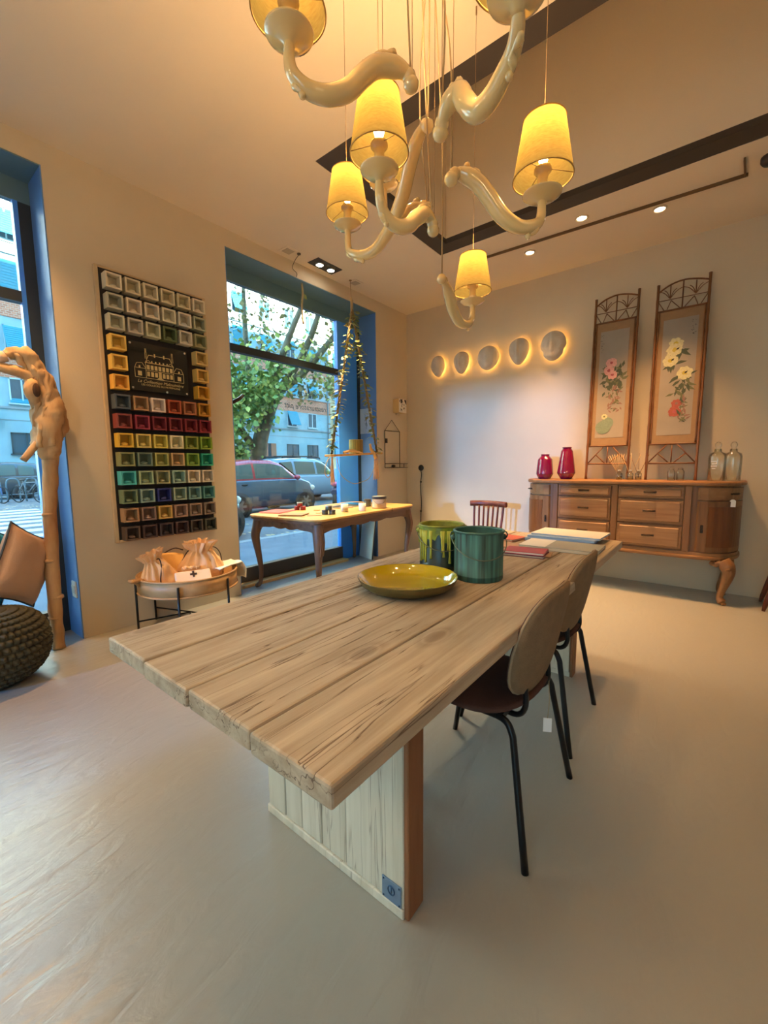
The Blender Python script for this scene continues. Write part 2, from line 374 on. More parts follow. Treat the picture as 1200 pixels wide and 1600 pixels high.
# ---------------------------------------------------------------- ceiling fittings
M_white = mat('white_enamel', (230, 224, 212), 0.35)
M_led = emission('led_warm', (255, 236, 200), 14)
M_ledc = emission('led_cool', (255, 246, 226), 14)
M_ring = mat('pale_trim', (222, 200, 165), 0.4)
spots = [((1.96, -0.646), 'round recessed ceiling spot nearest the window wall, lowest of the three in the photo', (1.96, -0.75, 0)),
         ((2.511, -0.95), 'round recessed ceiling spot between the dark track and the light well', (2.55, -1.0, 0)),
         ((3.049, -0.673), 'round recessed ceiling spot farthest right, beside the dark track', (3.05, -0.85, 0))]
for (x, y), lab, tgt in spots:
    t = thing('ceiling_spotlight', lab, 'ceiling light', (x, y, H), group='round recessed ceiling spots')
    MB().lathe([(0.038, -0.001), (0.055, -0.001), (0.057, -0.006), (0.05, -0.012), (0.04, -0.01), (0.036, -0.002)], 24).build('trim_ring', M_ring, t)
    MB().lathe([(0.0, -0.004), (0.037, -0.004), (0.037, -0.001), (0, -0.001)], 20).build('lamp_face', M_led, t)
    lamp('spot_lamp', 'SPOT', (0, 0, -0.02), 130, (1.0, 0.52, 0.19), None, 0.05, 1.35, 0.8, parent=t).rotation_euler = (Vector(tgt) - Vector((x, y, H))).to_track_quat('-Z', 'Y').to_euler()
for (x, y), lab in (((0.3, -4.6), 'recessed ceiling spot above the left window, out of the photo'), ((4.7, -3.9), 'added fill spot at the right of the room, out of the photo'), ((2.6, -6.4), 'added fill spot, unseen behind the camera in the middle of the room'), ((4.9, -6.6), 'added fill spot, unseen behind the camera at the right')):  # unseen spots added to bring the room up to brightness
    t = thing('ceiling_spotlight', lab, 'ceiling light', (x, y, H), group='round recessed ceiling spots')
    MB().lathe([(0.038, -0.001), (0.055, -0.001), (0.057, -0.006), (0.05, -0.012), (0.04, -0.01), (0.036, -0.002)], 24).build('trim_ring', M_ring, t)
    MB().lathe([(0.0, -0.004), (0.037, -0.004), (0.037, -0.001), (0, -0.001)], 20).build('lamp_face', M_led, t)
    lamp('spot_lamp', 'SPOT', (0, 0, -0.02), 110 if x < 1 else 10, (1.0, 0.54, 0.21), None, 0.06 if x < 1 else 0.2, 1.5 if x < 1 else 2.4, 0.9, parent=t)
for (x, y), lab in (((2.2, -6.4), 'added fill globe, unseen behind the camera towards the window wall'), ((4.7, -5.6), 'added fill globe, unseen behind the camera towards the right wall')):  # globes invented out of view to light ceiling and walls evenly
    t = thing('fill_globe', lab, 'lamp', (x, y, H), group='added fill globes behind the camera')
    MB().lathe([(0, -0.03), (0.05, -0.03), (0.06, 0), (0, 0)], 20).tube([(0, 0, -0.03), (0, 0, -0.8)], 0.004, 6).build('cord', M_white, t)
    MB().ball((0, 0, -0.95), 0.13, 24).build('fill_globe_ball', emission('fill_glow', (255, 190, 110), 3), t)
    lamp('fill_globe_light', 'POINT', (0, 0, -0.95), 120 if x < 3 else 45, (1.0, 0.68, 0.38), size=0.14, parent=t)
t = thing('ceiling_downlight', 'dark rectangular recessed fitting with two bright lamps above the window table', 'ceiling light', (0.178, -1.738, H))
MB().box(-0.083, 0.083, -0.175, 0.175, -0.005, 0.0, 0.001).build('fitting_plate', M_dark, t)
for dy in (-0.08, 0.08):
    MB().lathe([(0, -0.02), (0.036, -0.02), (0.036, -0.012), (0, -0.012)], 20, (0, dy, 0)).build('lamp_face', M_ledc, t)
    MB().lathe([(0.037, -0.005), (0.044, -0.005), (0.044, -0.022), (0.037, -0.022)], 20, (0, dy, 0)).build('lamp_ring', mat('satin_metal', (190, 188, 180), 0.3, 0.8), t)
    o = lamp('spot_lamp', 'SPOT', (0, dy, -0.03), 170, (1.0, 0.74, 0.42), None, 0.03, 1.35, 0.5, parent=t); o.rotation_euler = (0, math.radians(-9 if dy < 0 else -12), 0)
tr = MB(); a, b2, c2, d = (1.599, -1.085), (1.485, -0.852), (3.577, -0.776), (3.568, -0.998)
for p, q in (((1.50, -1.02), (1.495, -0.845)), ((1.485, -0.852), (3.60, -0.776)), ((3.583, -0.776), (3.571, -0.998))): tr.bar((*p, H - 0.006), (*q, H - 0.006), 0.012, 0.034)
tag(tr.build('ceiling_track', mat('track_bronze', (96, 72, 44), 0.5)), 'thin dark bronze track on the ceiling, hooked at both ends, by the back wall', 'track')
t = thing('ceiling_speaker', 'rounded dark fitting on the ceiling cut by the right edge of the photo', 'fitting', (3.73, -0.9, H))
MB().lathe([(0, -0.05), (0.05, -0.048), (0.06, -0.03), (0.06, 0.0), (0, 0)], 20, sx=1.2).build('housing', M_dark, t)
MB().lathe([(0, -0.052), (0.035, -0.052), (0.035, -0.046), (0, -0.046)], 16, sx=1.2).build('grille', M_brown, t)
for (x, y), lab, rt_ in (((0.13, -2.19), 'small square access cover in the ceiling left of the twin downlight', 0), ((0.15, -1.24), 'small square access cover in the ceiling right of the twin downlight', 0)):
    t = thing('access_cover', lab, 'ceiling cover', (x, y, H))
    MB().box(-0.07, 0.07, -0.07, 0.07, -0.006, 0, 0.002).build('cover', M_ceil, t)
    MB().box(-0.045, 0.045, -0.045, 0.045, -0.009, -0.005, 0.001).build('inner_panel', mat('cover_grey', (180, 165, 140), 0.8), t)
for (x, y), lab in (((0.168, -2.087), 'bare ceiling hook with a loose wire beside the left access cover'),):
    t = thing('ceiling_hook', lab, 'hook', (x, y, H))
    MB().lathe([(0, -0.012), (0.018, -0.012), (0.02, 0), (0, 0)], 12).build('rosette', M_brown, t)
    MB().tube(spline([(0, 0, -0.012), (-0.03, -0.03, -0.07), (-0.08, -0.02, -0.12), (-0.1, 0.05, -0.14), (-0.15, 0.09, -0.15)], 5), 0.003, 6).build('wire', M_brown, t)
# ================================================================== hanging lamps
M_cer = mat('ivory_ceramic', (228, 196, 134), 0.07, coat=0.6, spec=0.6)
M_cord = mat('ivory_cord', (176, 150, 108), 0.6)
M_wire = mat('steel_wire', (150, 120, 80), 0.4, 0.6)
M_bulb = emission('bulb_glow', (255, 206, 120), 60)
def shade_mat():
    m = bpy.data.materials.new('linen_shade'); m.use_nodes = True; nt = m.node_tree; nt.nodes.clear(); N = nt.nodes.new; L = nt.links.new
    tc = N('ShaderNodeTexCoord'); w = N('ShaderNodeTexNoise'); mp = N('ShaderNodeMapping'); mp.inputs['Scale'].default_value = (60, 60, 260); L(tc.outputs['Object'], mp.inputs[0]); L(mp.outputs[0], w.inputs['Vector']); w.inputs['Scale'].default_value = 1
    r = N('ShaderNodeValToRGB'); r.color_ramp.elements[0].color = (0.05, 0.027, 0.0046, 1); r.color_ramp.elements[1].color = (0.074, 0.048, 0.0105, 1); L(w.outputs[0], r.inputs[0])
    t = N('ShaderNodeBsdfTranslucent'); d = N('ShaderNodeBsdfDiffuse'); L(r.outputs[0], t.inputs[0]); L(r.outputs[0], d.inputs[0])
    mx = N('ShaderNodeMixShader'); mx.inputs[0].default_value = 0.35; L(t.outputs[0], mx.inputs[1]); L(d.outputs[0], mx.inputs[2])
    e = N('ShaderNodeEmission'); e.inputs[1].default_value = 2.5; L(r.outputs[0], e.inputs[0])
    ad = N('ShaderNodeAddShader'); L(mx.outputs[0], ad.inputs[0]); L(e.outputs[0], ad.inputs[1])
    o = N('ShaderNodeOutputMaterial'); L(ad.outputs[0], o.inputs[0]); return m
M_shade = shade_mat(); M_trim = mat('shade_braid', (176, 138, 70), 0.8)
CANOPY = Vector((2.86, -3.95, H))
GRP = 'ceramic arm lamps hung as a chandelier'
proto = {}
def hanging_lamp(label, base, path, k):
    """base: the middle of the drip plate; path: the arm from the drip plate to its scrolled inner end"""
    base = Vector(base); t = thing('hanging_lamp', label, 'lamp', base, 0, GRP)
    P = [Vector((0, 0, 0))] + [Vector(q) - base for q in path[1:]]
    P[1].x *= 0.6; P[1].y *= 0.6
    n = len(P); rs = [0.012, 0.015] + [0.015 + 0.0105 * math.sin(PI * min(1, (i - 1) / (n - 2)) * 0.85) for i in range(2, n)]
    rs[-1] = 0.018; rs[-2] = 0.015
    S = spline(P, 6); RR = lerp_list(rs, 6)
    a = MB().tube(S, RR, 14)
    a.ball(S[-1], 0.021, 14)
    a.ball((P[-2] + P[-1]) / 2 + Vector((0, 0, 0.006)), 0.019, 12)
    a.build('arm', M_cer, t)
    # leaf relief on the arm: a curling acanthus near the bowl of the S and one near the neck
    m = len(S)
    for f0, f1, off in ((0.10, 0.26, -1), (0.55, 0.78, 1)):
        pts = []; i0, i1 = int(f0 * m), int(f1 * m)
        for i in range(i0, i1 + 1):
            u = (i - i0) / max(1, i1 - i0)
            side = Vector((S[i].y - S[i - 1].y, -(S[i].x - S[i - 1].x), 0)); side = side.normalized() if side.length > 1e-6 else Vector((1, 0, 0))
            pts.append(S[i] + Vector((0, 0, off * RR[i] * (0.75 + 0.5 * u * u))) + side * 0.006 * math.sin(u * 9))
        MB().tube(pts, [0.004 + 0.007 * abs(math.sin(PI * (j / len(pts)) * 2.5)) for j in range(len(pts))], 8).ball(pts[-1], 0.010, 8).build('leaf_ornament', M_cer, t)
    if not proto:
        proto['plate'] = MB().lathe([(0.0, -0.03), (0.012, -0.028), (0.016, -0.016), (0.04, -0.008), (0.058, 0.003), (0.06, 0.007), (0.057, 0.008), (0.03, 0.001), (0.0, 0.002)], 32).build('drip_plate', M_cer, t)
        proto['sleeve'] = MB().lathe([(0.018, 0.0), (0.019, 0.01), (0.014, 0.014), (0.015, 0.02), (0.019, 0.026), (0.019, 0.03), (0.0145, 0.036), (0.0165, 0.055), (0.017, 0.068), (0.026, 0.07), (0.027, 0.078), (0.024, 0.084), (0.0, 0.086)], 20).build('candle_sleeve', M_cer, t)
        z0, z1, r0, r1 = 0.052, 0.218, 0.09, 0.0625
        proto['shade'] = MB().lathe([(r0, z0), (r0 * 0.75 + r1 * 0.25, z0 * 0.75 + z1 * 0.25), ((r0 + r1) / 2, (z0 + z1) / 2), (r1, z1)], 40).build('shade', M_shade, t)
        sh = proto['shade']
        for nm, r, z in (('braid', r0, z0), ('braid2', r1, z1)): proto[nm] = MB().tube([(r * math.cos(i * PI / 20), r * math.sin(i * PI / 20), z) for i in range(40)], 0.0022, 6, closed=True).build('rim_braid', M_trim, sh)
        sw = MB()
        for i in range(3):
            an = 0.4 + i * 2 * PI / 3; sw.tube([(0.02 * math.cos(an), 0.02 * math.sin(an), 0.076), (0.089 * math.cos(an), 0.089 * math.sin(an), z0 + 0.003)], 0.0012, 5)
        proto['spider'] = sw.build('wire_carrier', M_wire, sh)
        proto['bulb'] = MB().lathe([(0, 0.086), (0.008, 0.088), (0.012, 0.1), (0.0165, 0.115), (0.015, 0.132), (0.008, 0.146), (0.0, 0.152)], 12).build('bulb', M_bulb, t)
    else:
        rz = (0, 0, k * 0.7)
        for nm in ('plate', 'sleeve', 'bulb'): share(proto[nm], t)
        s2 = share(proto['shade'], t, rot=rz)
        share(proto['braid'], s2); share(proto['braid2'], s2); share(proto['spider'], s2)
    lamp('bulb_light', 'POINT', (0, 0, 0.197), 5.8, (1.0, 0.60, 0.26), size=0.02, parent=t)
    # thin steel wire from above the shade, and the flex from the scroll to the ceiling rose
    top = H - base.z
    MB().tube([(0, 0, 0.15), (0, 0, top)], 0.0011, 6).tube([(0, 0, top - 0.035), (0, 0, top)], 0.0035, 6).build('suspension_wire', M_wire, t)
    e = S[-1]; can = CANOPY - base + Vector((0.05 * math.cos(k * 0.9), 0.05 * math.sin(k * 0.9), 0))
    j1 = Vector((R.uniform(-.03, .03), R.uniform(-.03, .03), 0)); j2 = Vector((R.uniform(-.03, .03), R.uniform(-.03, .03), 0))
    MB().tube(spline([e, e.lerp(can, 0.25) * 0.6 + e * 0.4 + j1 + Vector((0, 0, (can.z - e.z) * 0.15)), e.lerp(can, 0.6) + j2, can], 6), 0.0026, 6).build('flex', M_cord, t)
    # a second plain wire holding the scrolled end
    MB().tube([e + Vector((0.004, 0, 0.01)), Vector((e.x + 0.004, e.y, top))], 0.001, 5).build('scroll_wire', M_wire, t)
hanging_lamp('ivory ceramic arm lamp at the upper left, its shade cut by the top edge', (2.66, -4.268, 2.285), [[2.674, -4.277, 2.252], [2.665, -4.275, 2.223], [2.67, -4.261, 2.192], [2.691, -4.232, 2.171], [2.719, -4.193, 2.171], [2.747, -4.151, 2.196], [2.765, -4.113, 2.244], [2.785, -4.079, 2.277], [2.815, -4.04, 2.284], [2.834, -4.015, 2.274], [2.84, -4.005, 2.253]], 0)
hanging_lamp('ivory ceramic arm lamp with the lowest shade on the left, on the longest rising arm', (2.228, -3.602, 2.268), [[2.234, -3.601, 2.239], [2.258, -3.629, 2.168], [2.292, -3.635, 2.125], [2.345, -3.627, 2.109], [2.401, -3.619, 2.118], [2.457, -3.622, 2.155], [2.509, -3.632, 2.199], [2.561, -3.652, 2.25], [2.611, -3.683, 2.305], [2.658, -3.711, 2.347], [2.698, -3.727, 2.371], [2.716, -3.727, 2.368]], 1)
hanging_lamp('ivory ceramic arm lamp in front, with the big glowing shade left of centre', (2.672, -3.934, 2.14), [[2.675, -3.938, 2.108], [2.665, -3.923, 2.069], [2.667, -3.897, 2.03], [2.685, -3.862, 2.01], [2.705, -3.826, 2.018], [2.715, -3.795, 2.051], [2.73, -3.764, 2.071], [2.742, -3.74, 2.055], [2.741, -3.73, 2.031]], 2)
hanging_lamp('ivory ceramic arm lamp at the right, its shade before the pale recess wall', (3.062, -3.600, 2.078), [[3.064, -3.605, 2.059], [3.064, -3.623, 2.005], [3.05, -3.645, 1.976], [3.019, -3.679, 1.969], [2.982, -3.717, 1.997], [2.952, -3.747, 2.045], [2.928, -3.772, 2.083], [2.902, -3.798, 2.103], [2.882, -3.82, 2.108], [2.87, -3.838, 2.088]], 3)
hanging_lamp('ivory ceramic arm lamp at the upper right, only its drip plate and arm in view', (3.175, -4.116, 2.168), [[3.174, -4.114, 2.147], [3.167, -4.087, 2.137], [3.147, -4.063, 2.123], [3.116, -4.043, 2.105], [3.082, -4.028, 2.087], [3.043, -4.023, 2.078], [3.01, -4.017, 2.118], [2.989, -4.009, 2.154], [2.961, -4.008, 2.148], [2.936, -3.999, 2.128], [2.921, -3.987, 2.107]], 4)
hanging_lamp('smallest-looking ivory ceramic arm lamp, the farthest and lowest, above the far table end', (2.549, -3.05, 2.035), [[2.551, -3.055, 2.012], [2.568, -3.094, 1.952], [2.569, -3.142, 1.905], [2.554, -3.191, 1.907], [2.552, -3.248, 1.944], [2.563, -3.304, 1.99], [2.568, -3.348, 2.02], [2.567, -3.379, 2.034]], 5)
hanging_lamp('ivory ceramic arm lamp mostly hidden behind the front shade', (2.385, -3.545, 2.40), [[2.383, -3.542, 2.364], [2.417, -3.574, 2.275], [2.462, -3.582, 2.22], [2.512, -3.575, 2.217], [2.551, -3.575, 2.232], [2.585, -3.572, 2.235], [2.617, -3.571, 2.217]], 6)
t = thing('ceiling_rose', 'white ceiling rose gathering the flexes of the hanging lamps', 'ceiling rose', CANOPY)
MB().lathe([(0, -0.03), (0.05, -0.03), (0.06, -0.02), (0.062, 0), (0, 0)], 24).build('rose_cup', M_white, t)
MB().lathe([(0, -0.045), (0.012, -0.045), (0.014, -0.03), (0, -0.03)], 12).build('cord_grip', M_white, t)

# ================================================================== back wall
M_plas = mat('grey_plaster', (206, 196, 180), 0.8, var=0.12, vscale=18, bump=0.25, bscale=50)
def mask(x, z, label, w, hgt, kind):
    w *= 1.14
    t = thing('wall_lamp', label, 'wall lamp', (x, -0.005, z), 0, 'plaster mask wall lamps')
    def f(u, v):
        a = PI * u; b = -PI / 2 + PI * v                # half shell towards the room
        px = -math.cos(a) * math.cos(b); py = math.sin(a) * math.cos(b); pz = math.sin(b)
        wx = w * (1.0 + (0.06 if pz > 0 else -0.12) * abs(pz))
        d = 0.085 * py
        ridge = math.exp(-(px / 0.16) ** 2)
        if kind in (1, 3, 4): d += 0.022 * ridge * (1 if -0.5 < pz < 0.95 else 0.2) * min(1, py * 2)
        if kind in (0, 2): d += 0.014 * math.exp(-((px - 0.1) / 0.45) ** 2) * min(1, py * 2)
        if kind == 2: d -= 0.01 * (abs(px) > 0.75)
        if pz < -0.55: d += 0.02 * (-pz - 0.55) * min(1, py * 2)
        if kind == 4:
            wx *= 1.0 - 0.14 * math.exp(-((pz + 0.35) / 0.16) ** 2); d += 0.012 * math.exp(-((pz + 0.75) / 0.2) ** 2) * min(1, 2 * py)
            d -= 0.018 * math.exp(-((abs(px) - 0.42) / 0.2) ** 2 - ((pz - 0.0) / 0.2) ** 2)
        if kind == 0: wx *= 1.0 - 0.22 * max(0, -pz) ** 2; px += 0.12 * max(0, -pz)
        if kind == 1 or kind == 3: wx *= 0.92 + 0.16 * pz
        return Vector((px * wx, -0.035 - d, pz * hgt))
    MB().grid(f, 28, 24).build('mask_shell', M_plas, t, solid=0.008)
    MB().box(-0.035, 0.035, -0.05, 0.003, -0.04, 0.04, 0.004).build('wall_mount', M_white, t)
    n = MB(); n.tube([(w * 0.55 * math.cos(i * PI / 10), -0.02, hgt * 0.6 * math.sin(i * PI / 10)) for i in range(20)], 0.005, 6, closed=True)
    n.build('led_ring', emission('led_amber', (255, 190, 96), 22), t)
mask(0.545, 2.545, 'grey plaster mask lamp in profile, first from the corner', 0.085, 0.135, 0)
mask(0.895, 2.54, 'grey plaster mask lamp with a broad nose ridge, second from the corner', 0.095, 0.135, 1)
mask(1.257, 2.542, 'smooth egg-shaped grey plaster mask lamp, middle of the five', 0.118, 0.14, 2)
mask(1.645, 2.553, 'grey plaster mask lamp with a sharp centre ridge, fourth from the corner', 0.108, 0.148, 3)
mask(2.035, 2.549, 'skull-like grey plaster mask lamp with a jaw, nearest the bamboo screens', 0.118, 0.158, 4)
t = thing('wall_socket', 'round black wall socket with a black cable hanging down the back wall', 'socket', (0.248, 0.0, 1.198))
M_blk = mat('black_plastic', (26, 26, 26), 0.4)
MB().lathe([(0, 0), (0.042, 0), (0.044, 0.008), (0.04, 0.016), (0, 0.018)], 24, M=Matrix.Rotation(PI / 2, 4, 'X')).build('cover_plate', M_blk, t)
MB().tube(spline([(0, -0.02, -0.02), (0.012, -0.014, -0.1), (-0.006, -0.012, -0.25), (0.01, -0.012, -0.5), (0.0, -0.012, -0.75), (0.02, -0.03, -1.19)], 6), 0.006, 8).build('cable', M_blk, t)
for z in (-0.2, -0.62): MB().box(-0.012, 0.012, -0.02, 0, z - 0.01, z + 0.01, 0.003).build('cable_clip', M_blk, t)

# ------------------------------------------------------------------ sideboard
M_oak = wood('sideboard_oak', (156, 112, 70), (118, 80, 48), 'x', 16, 0.42, 0.15)
M_oakv = wood('sideboard_oak_upright', (144, 100, 60), (106, 70, 40), 'z', 16, 0.42, 0.15)
M_burr = wood('drawer_burr', (166, 122, 80), (134, 92, 56), 'x', 24, 0.4, 0.1, knots=7, dark=(120, 78, 44))
M_bronze = mat('bronze_handle', (58, 42, 28), 0.35, 0.8)
sb = thing('sideboard', 'bow-ended oak sideboard on carved cabriole legs by the back wall', 'sideboard', (2.815, 0, 0))
XR, RXE, YF = 0.575, 0.36, 0.485
def outline(s):
    """plan curve of the right-hand bow, s=0 at the front, s=1 at the wall"""
    a = PI / 2 * s; e = 2 / 2.7
    return XR + RXE * math.sin(a) ** e, -YF * math.cos(a) ** e
def plan(off=0.0, n=12):
    pr = [outline(i / n) for i in range(n + 1)]
    pr = [(x + off * min(1, i / 4), y - off * (1 - i / n)) for i, (x, y) in enumerate(pr)]
    return [(-x, y) for x, y in pr[::-1]] + pr
def slab(z0, z1, off, bev=0.0): return MB().prism([(x, min(y, -0.004)) for x, y in plan(off)], z0, z1, bev=bev)
slab(0.44, 1.035, -0.012).build('carcass', M_oakv, sb)
slab(1.035, 1.072, 0.028, 0.012).build('top', M_oak, sb)
m = slab(0.385, 0.42, 0.016, 0.012); m.prism([(x, min(y, -0.004)) for x, y in plan(0.004)], 0.418, 0.446); m.build('base_moulding', M_oak, sb)
for x in (-0.575, -0.022, 0.555): MB().box(x - 0.022, x + 0.03, -YF - 0.008, -YF + 0.03, 0.446, 1.034, 0.005).build('stile', M_oakv, sb)
def handle(parent, x, z, y, rz=0.0, w=0.085):
    h = MB(); h.tube(spline([(-w / 2, 0, 0), (-w / 2 + 0.004, -0.016, 0.002), (0, -0.022, 0.0), (w / 2 - 0.004, -0.016, 0.002), (w / 2, 0, 0)], 4), 0.0045, 8)
    h.box(-w / 2 - 0.008, w / 2 + 0.008, -0.003, 0.002, -0.009, 0.009, 0.002)
    o = h.build('handle', M_bronze, parent); o.location = (x, y, z); o.rotation_euler = (0, 0, rz); return o
for x0, x1 in ((-0.541, -0.052), (0.012, 0.527)):
    for z0, z1 in ((0.915, 1.018), (0.685, 0.9), (0.462, 0.668)):
        d = MB(); d.box(x0, x1, -YF - 0.006, -YF + 0.02, z0, z1, 0.004)
        g = d.build('drawer', M_oak, sb)
        MB().box(x0 + 0.018, x1 - 0.018, -YF - 0.014, -YF, z0 + 0.016, z1 - 0.016, 0.008).build('drawer_front', M_burr, g)
        handle(g, (x0 + x1) / 2, (z0 + z1) / 2 + 0.005, -YF - 0.014)
def bow(s0, s1, z0, z1, off, sign):
    n = 10; q = MB()
    pts = [outline(s0 + (s1 - s0) * i / n) for i in range(n + 1)]
    P = [(sign * (x + off * min(1, (s0 + (s1 - s0) * i / n) * 2)), y - off * (1 - (s0 + (s1 - s0) * i / n))) for i, (x, y) in enumerate(pts)]
    I = [(sign * (x - 0.02), y + 0.02) for x, y in pts]
    poly = P + I[::-1]
    if sign < 0: poly = poly[::-1]
    return q.prism(poly, z0, z1)
for sg in (-1, 1):
    g = bow(0.06, 0.93, 0.915, 1.018, 0.006, sg).build('drawer', M_oak, sb)
    x, y = outline(0.55); handle(g, sg * (x + 0.005), 0.965, y - 0.006, sg * 0.85, 0.075)
    if sg > 0:
        MB().tube([(x - 0.02, y - 0.03, 0.955), (x - 0.02, y - 0.032, 0.88)], 0.0012, 5).prism([(0, 0)], 0, 0) if False else None
    g = bow(0.06, 0.93, 0.455, 0.9, 0.006, sg).build('door', M_oakv, sb)
    bow(0.16, 0.82, 0.5, 0.855, 0.011, sg).build('door_panel', wood('door_veneer', (124, 74, 34), (92, 50, 22), 'z', 10, 0.35, 0.08), g)
    x, y = outline(0.1); MB().box(-0.01, 0.01, -0.006, 0, -0.035, 0.035, 0.003).ball((0, -0.01, 0), 0.008, 8).build('escutcheon', M_bronze, g).location = (sg * x, y - 0.012, 0.66)
pts = [(0.0, 0.0, 0.39), (0.03, -0.012, 0.34), (0.042, -0.02, 0.27), (0.012, -0.006, 0.14), (-0.004, 0.0, 0.065), (0.012, -0.008, 0.028), (0.022, -0.014, 0.016)]
rr = [0.05, 0.058, 0.044, 0.029, 0.025, 0.034, 0.02]
for sx in (-1, 1):
    for y0, sy in ((-0.43, 1), (-0.085, 0.3)):
        q = MB().tube([(sx * x, y * sy, z) for x, y, z in spline(pts, 5)], lerp_list(rr, 5), 14)
        for dx, dy in ((0.03, -0.012), (0.012, -0.028), (-0.004, -0.012)): q.ball((sx * (0.012 + dx * 0.7), dy * sy - 0.004, 0.014), 0.014, 8)
        g = q.build('leg', M_oakv, sb); g.location = (sx * 0.83, y0, 0)
        q = MB(); q.ball((sx * 0.036, -0.05 * sy, 0.325), 0.026, 10); q.tube(spline([(sx * 0.036, -0.05 * sy, 0.35), (sx * 0.06, -0.055 * sy, 0.3), (sx * 0.045, -0.05 * sy, 0.25), (sx * 0.03, -0.04 * sy, 0.2)], 4), 0.011, 8)
        q.tube(spline([(-sx * 0.01, -0.01 * sy, 0.37), (-sx * 0.06, -0.01 * sy, 0.35), (-sx * 0.085, -0.01 * sy, 0.375)], 4), [0.03] * 4 + [0.02] * 4 + [0.006], 8)
        q.build('carving', M_oakv, g)
tg = MB(); tg.box(-0.02, 0.02, -0.001, 0.001, -0.03, 0.022, 0.0); tg.prism([(-0.02, 0.022), (0.02, 0.022), (0.009, 0.034), (-0.009, 0.034)], -0.001, 0.001, Matrix.Rotation(PI / 2, 4, 'X'))
x, y = outline(0.55)
t = thing('price_tag', 'white paper price tag hanging from the sideboard right-hand drawer handle', 'tag', (2.815 + x - 0.005, y - 0.035, 0.885))
tg.build('paper_tag', mat('white_paper', (238, 236, 232), 0.7), t)
MB().tube([(0, 0, 0.03), (0, 0.006, 0.075)], 0.0012, 5).build('string', M_cord, t)

# ------------------------------------------------------------------ leaning bamboo screens
M_bam = wood('bamboo', (130, 82, 42), (88, 52, 24), 'z', 30, 0.4, 0.1)
M_bamx = wood('bamboo_cross', (122, 76, 38), (84, 48, 22), 'x', 30, 0.4, 0.1)
M_clo = mat('mount_cloth', (150, 118, 84), 0.8, var=0.1, vscale=20)
M_silk = mat('grey_silk', (152, 140, 126), 0.7, var=0.12, vscale=5)
FL = {'pink': (216, 158, 150), 'rose': (168, 82, 86), 'cream': (204, 196, 152), 'yellow': (190, 170, 70), 'leaf': (74, 82, 62), 'olive': (104, 104, 72), 'dusk': (140, 104, 92), 'red': (164, 82, 68), 'jade': (122, 136, 116), 'ink': (54, 48, 44)}
FM = {k: mat('paint_' + k, v, 0.75, var=0.2, vscale=60) for k, v in FL.items()}
FK = list(FL)
def painting(strokes, name, parent, y):
    m = MB(); lay = 0
    for col, pts in strokes:
        m.mi = FK.index(col); lay += 1
        yy = y - 0.0006 - 0.00002 * lay
        m.bm.faces.new([m.bm.verts.new((px, yy, pz)) for px, pz in pts]).material_index = m.mi
    o = m.build(name, [FM[k] for k in FK], parent); o['kind'] = 'stuff'; return o
def blob(cx, cz, r, n=9, jag=0.35, sx=1.0, rng=R):
    return [(cx + sx * r * (1 - jag * rng.random()) * math.cos(2 * PI * i / n), cz + r * (1 - jag * rng.random()) * math.sin(2 * PI * i / n)) for i in range(n)]
def leafp(cx, cz, L, a, w=0.3):
    ca, sa = math.cos(a), math.sin(a)
    return [(cx, cz), (cx + ca * L * .4 - sa * L * w, cz + sa * L * .4 + ca * L * w), (cx + ca * L, cz + sa * L), (cx + ca * L * .5 + sa * L * w, cz + sa * L * .5 - ca * L * w)]
def flower(S, cx, cz, r, col, core, n=7):
    for i in range(n):
        a = 2 * PI * i / n + 0.3; S.append((col, blob(cx + r * .6 * math.cos(a), cz + r * .55 * math.sin(a), r * .58, 9, 0.45)))
    S.append((core, blob(cx, cz, r * .4, 8, 0.4)))
def ink(S, cx, cz, n, s):
    for i in range(n):
        z = cz - i * s * 1.25
        for k in range(3): S.append(('ink', leafp(cx + R.uniform(-.4, .3) * s, z + R.uniform(-.4, .4) * s, s * R.uniform(.4, .8), R.choice((0.1, 1.5, 2.5)), 0.12)))
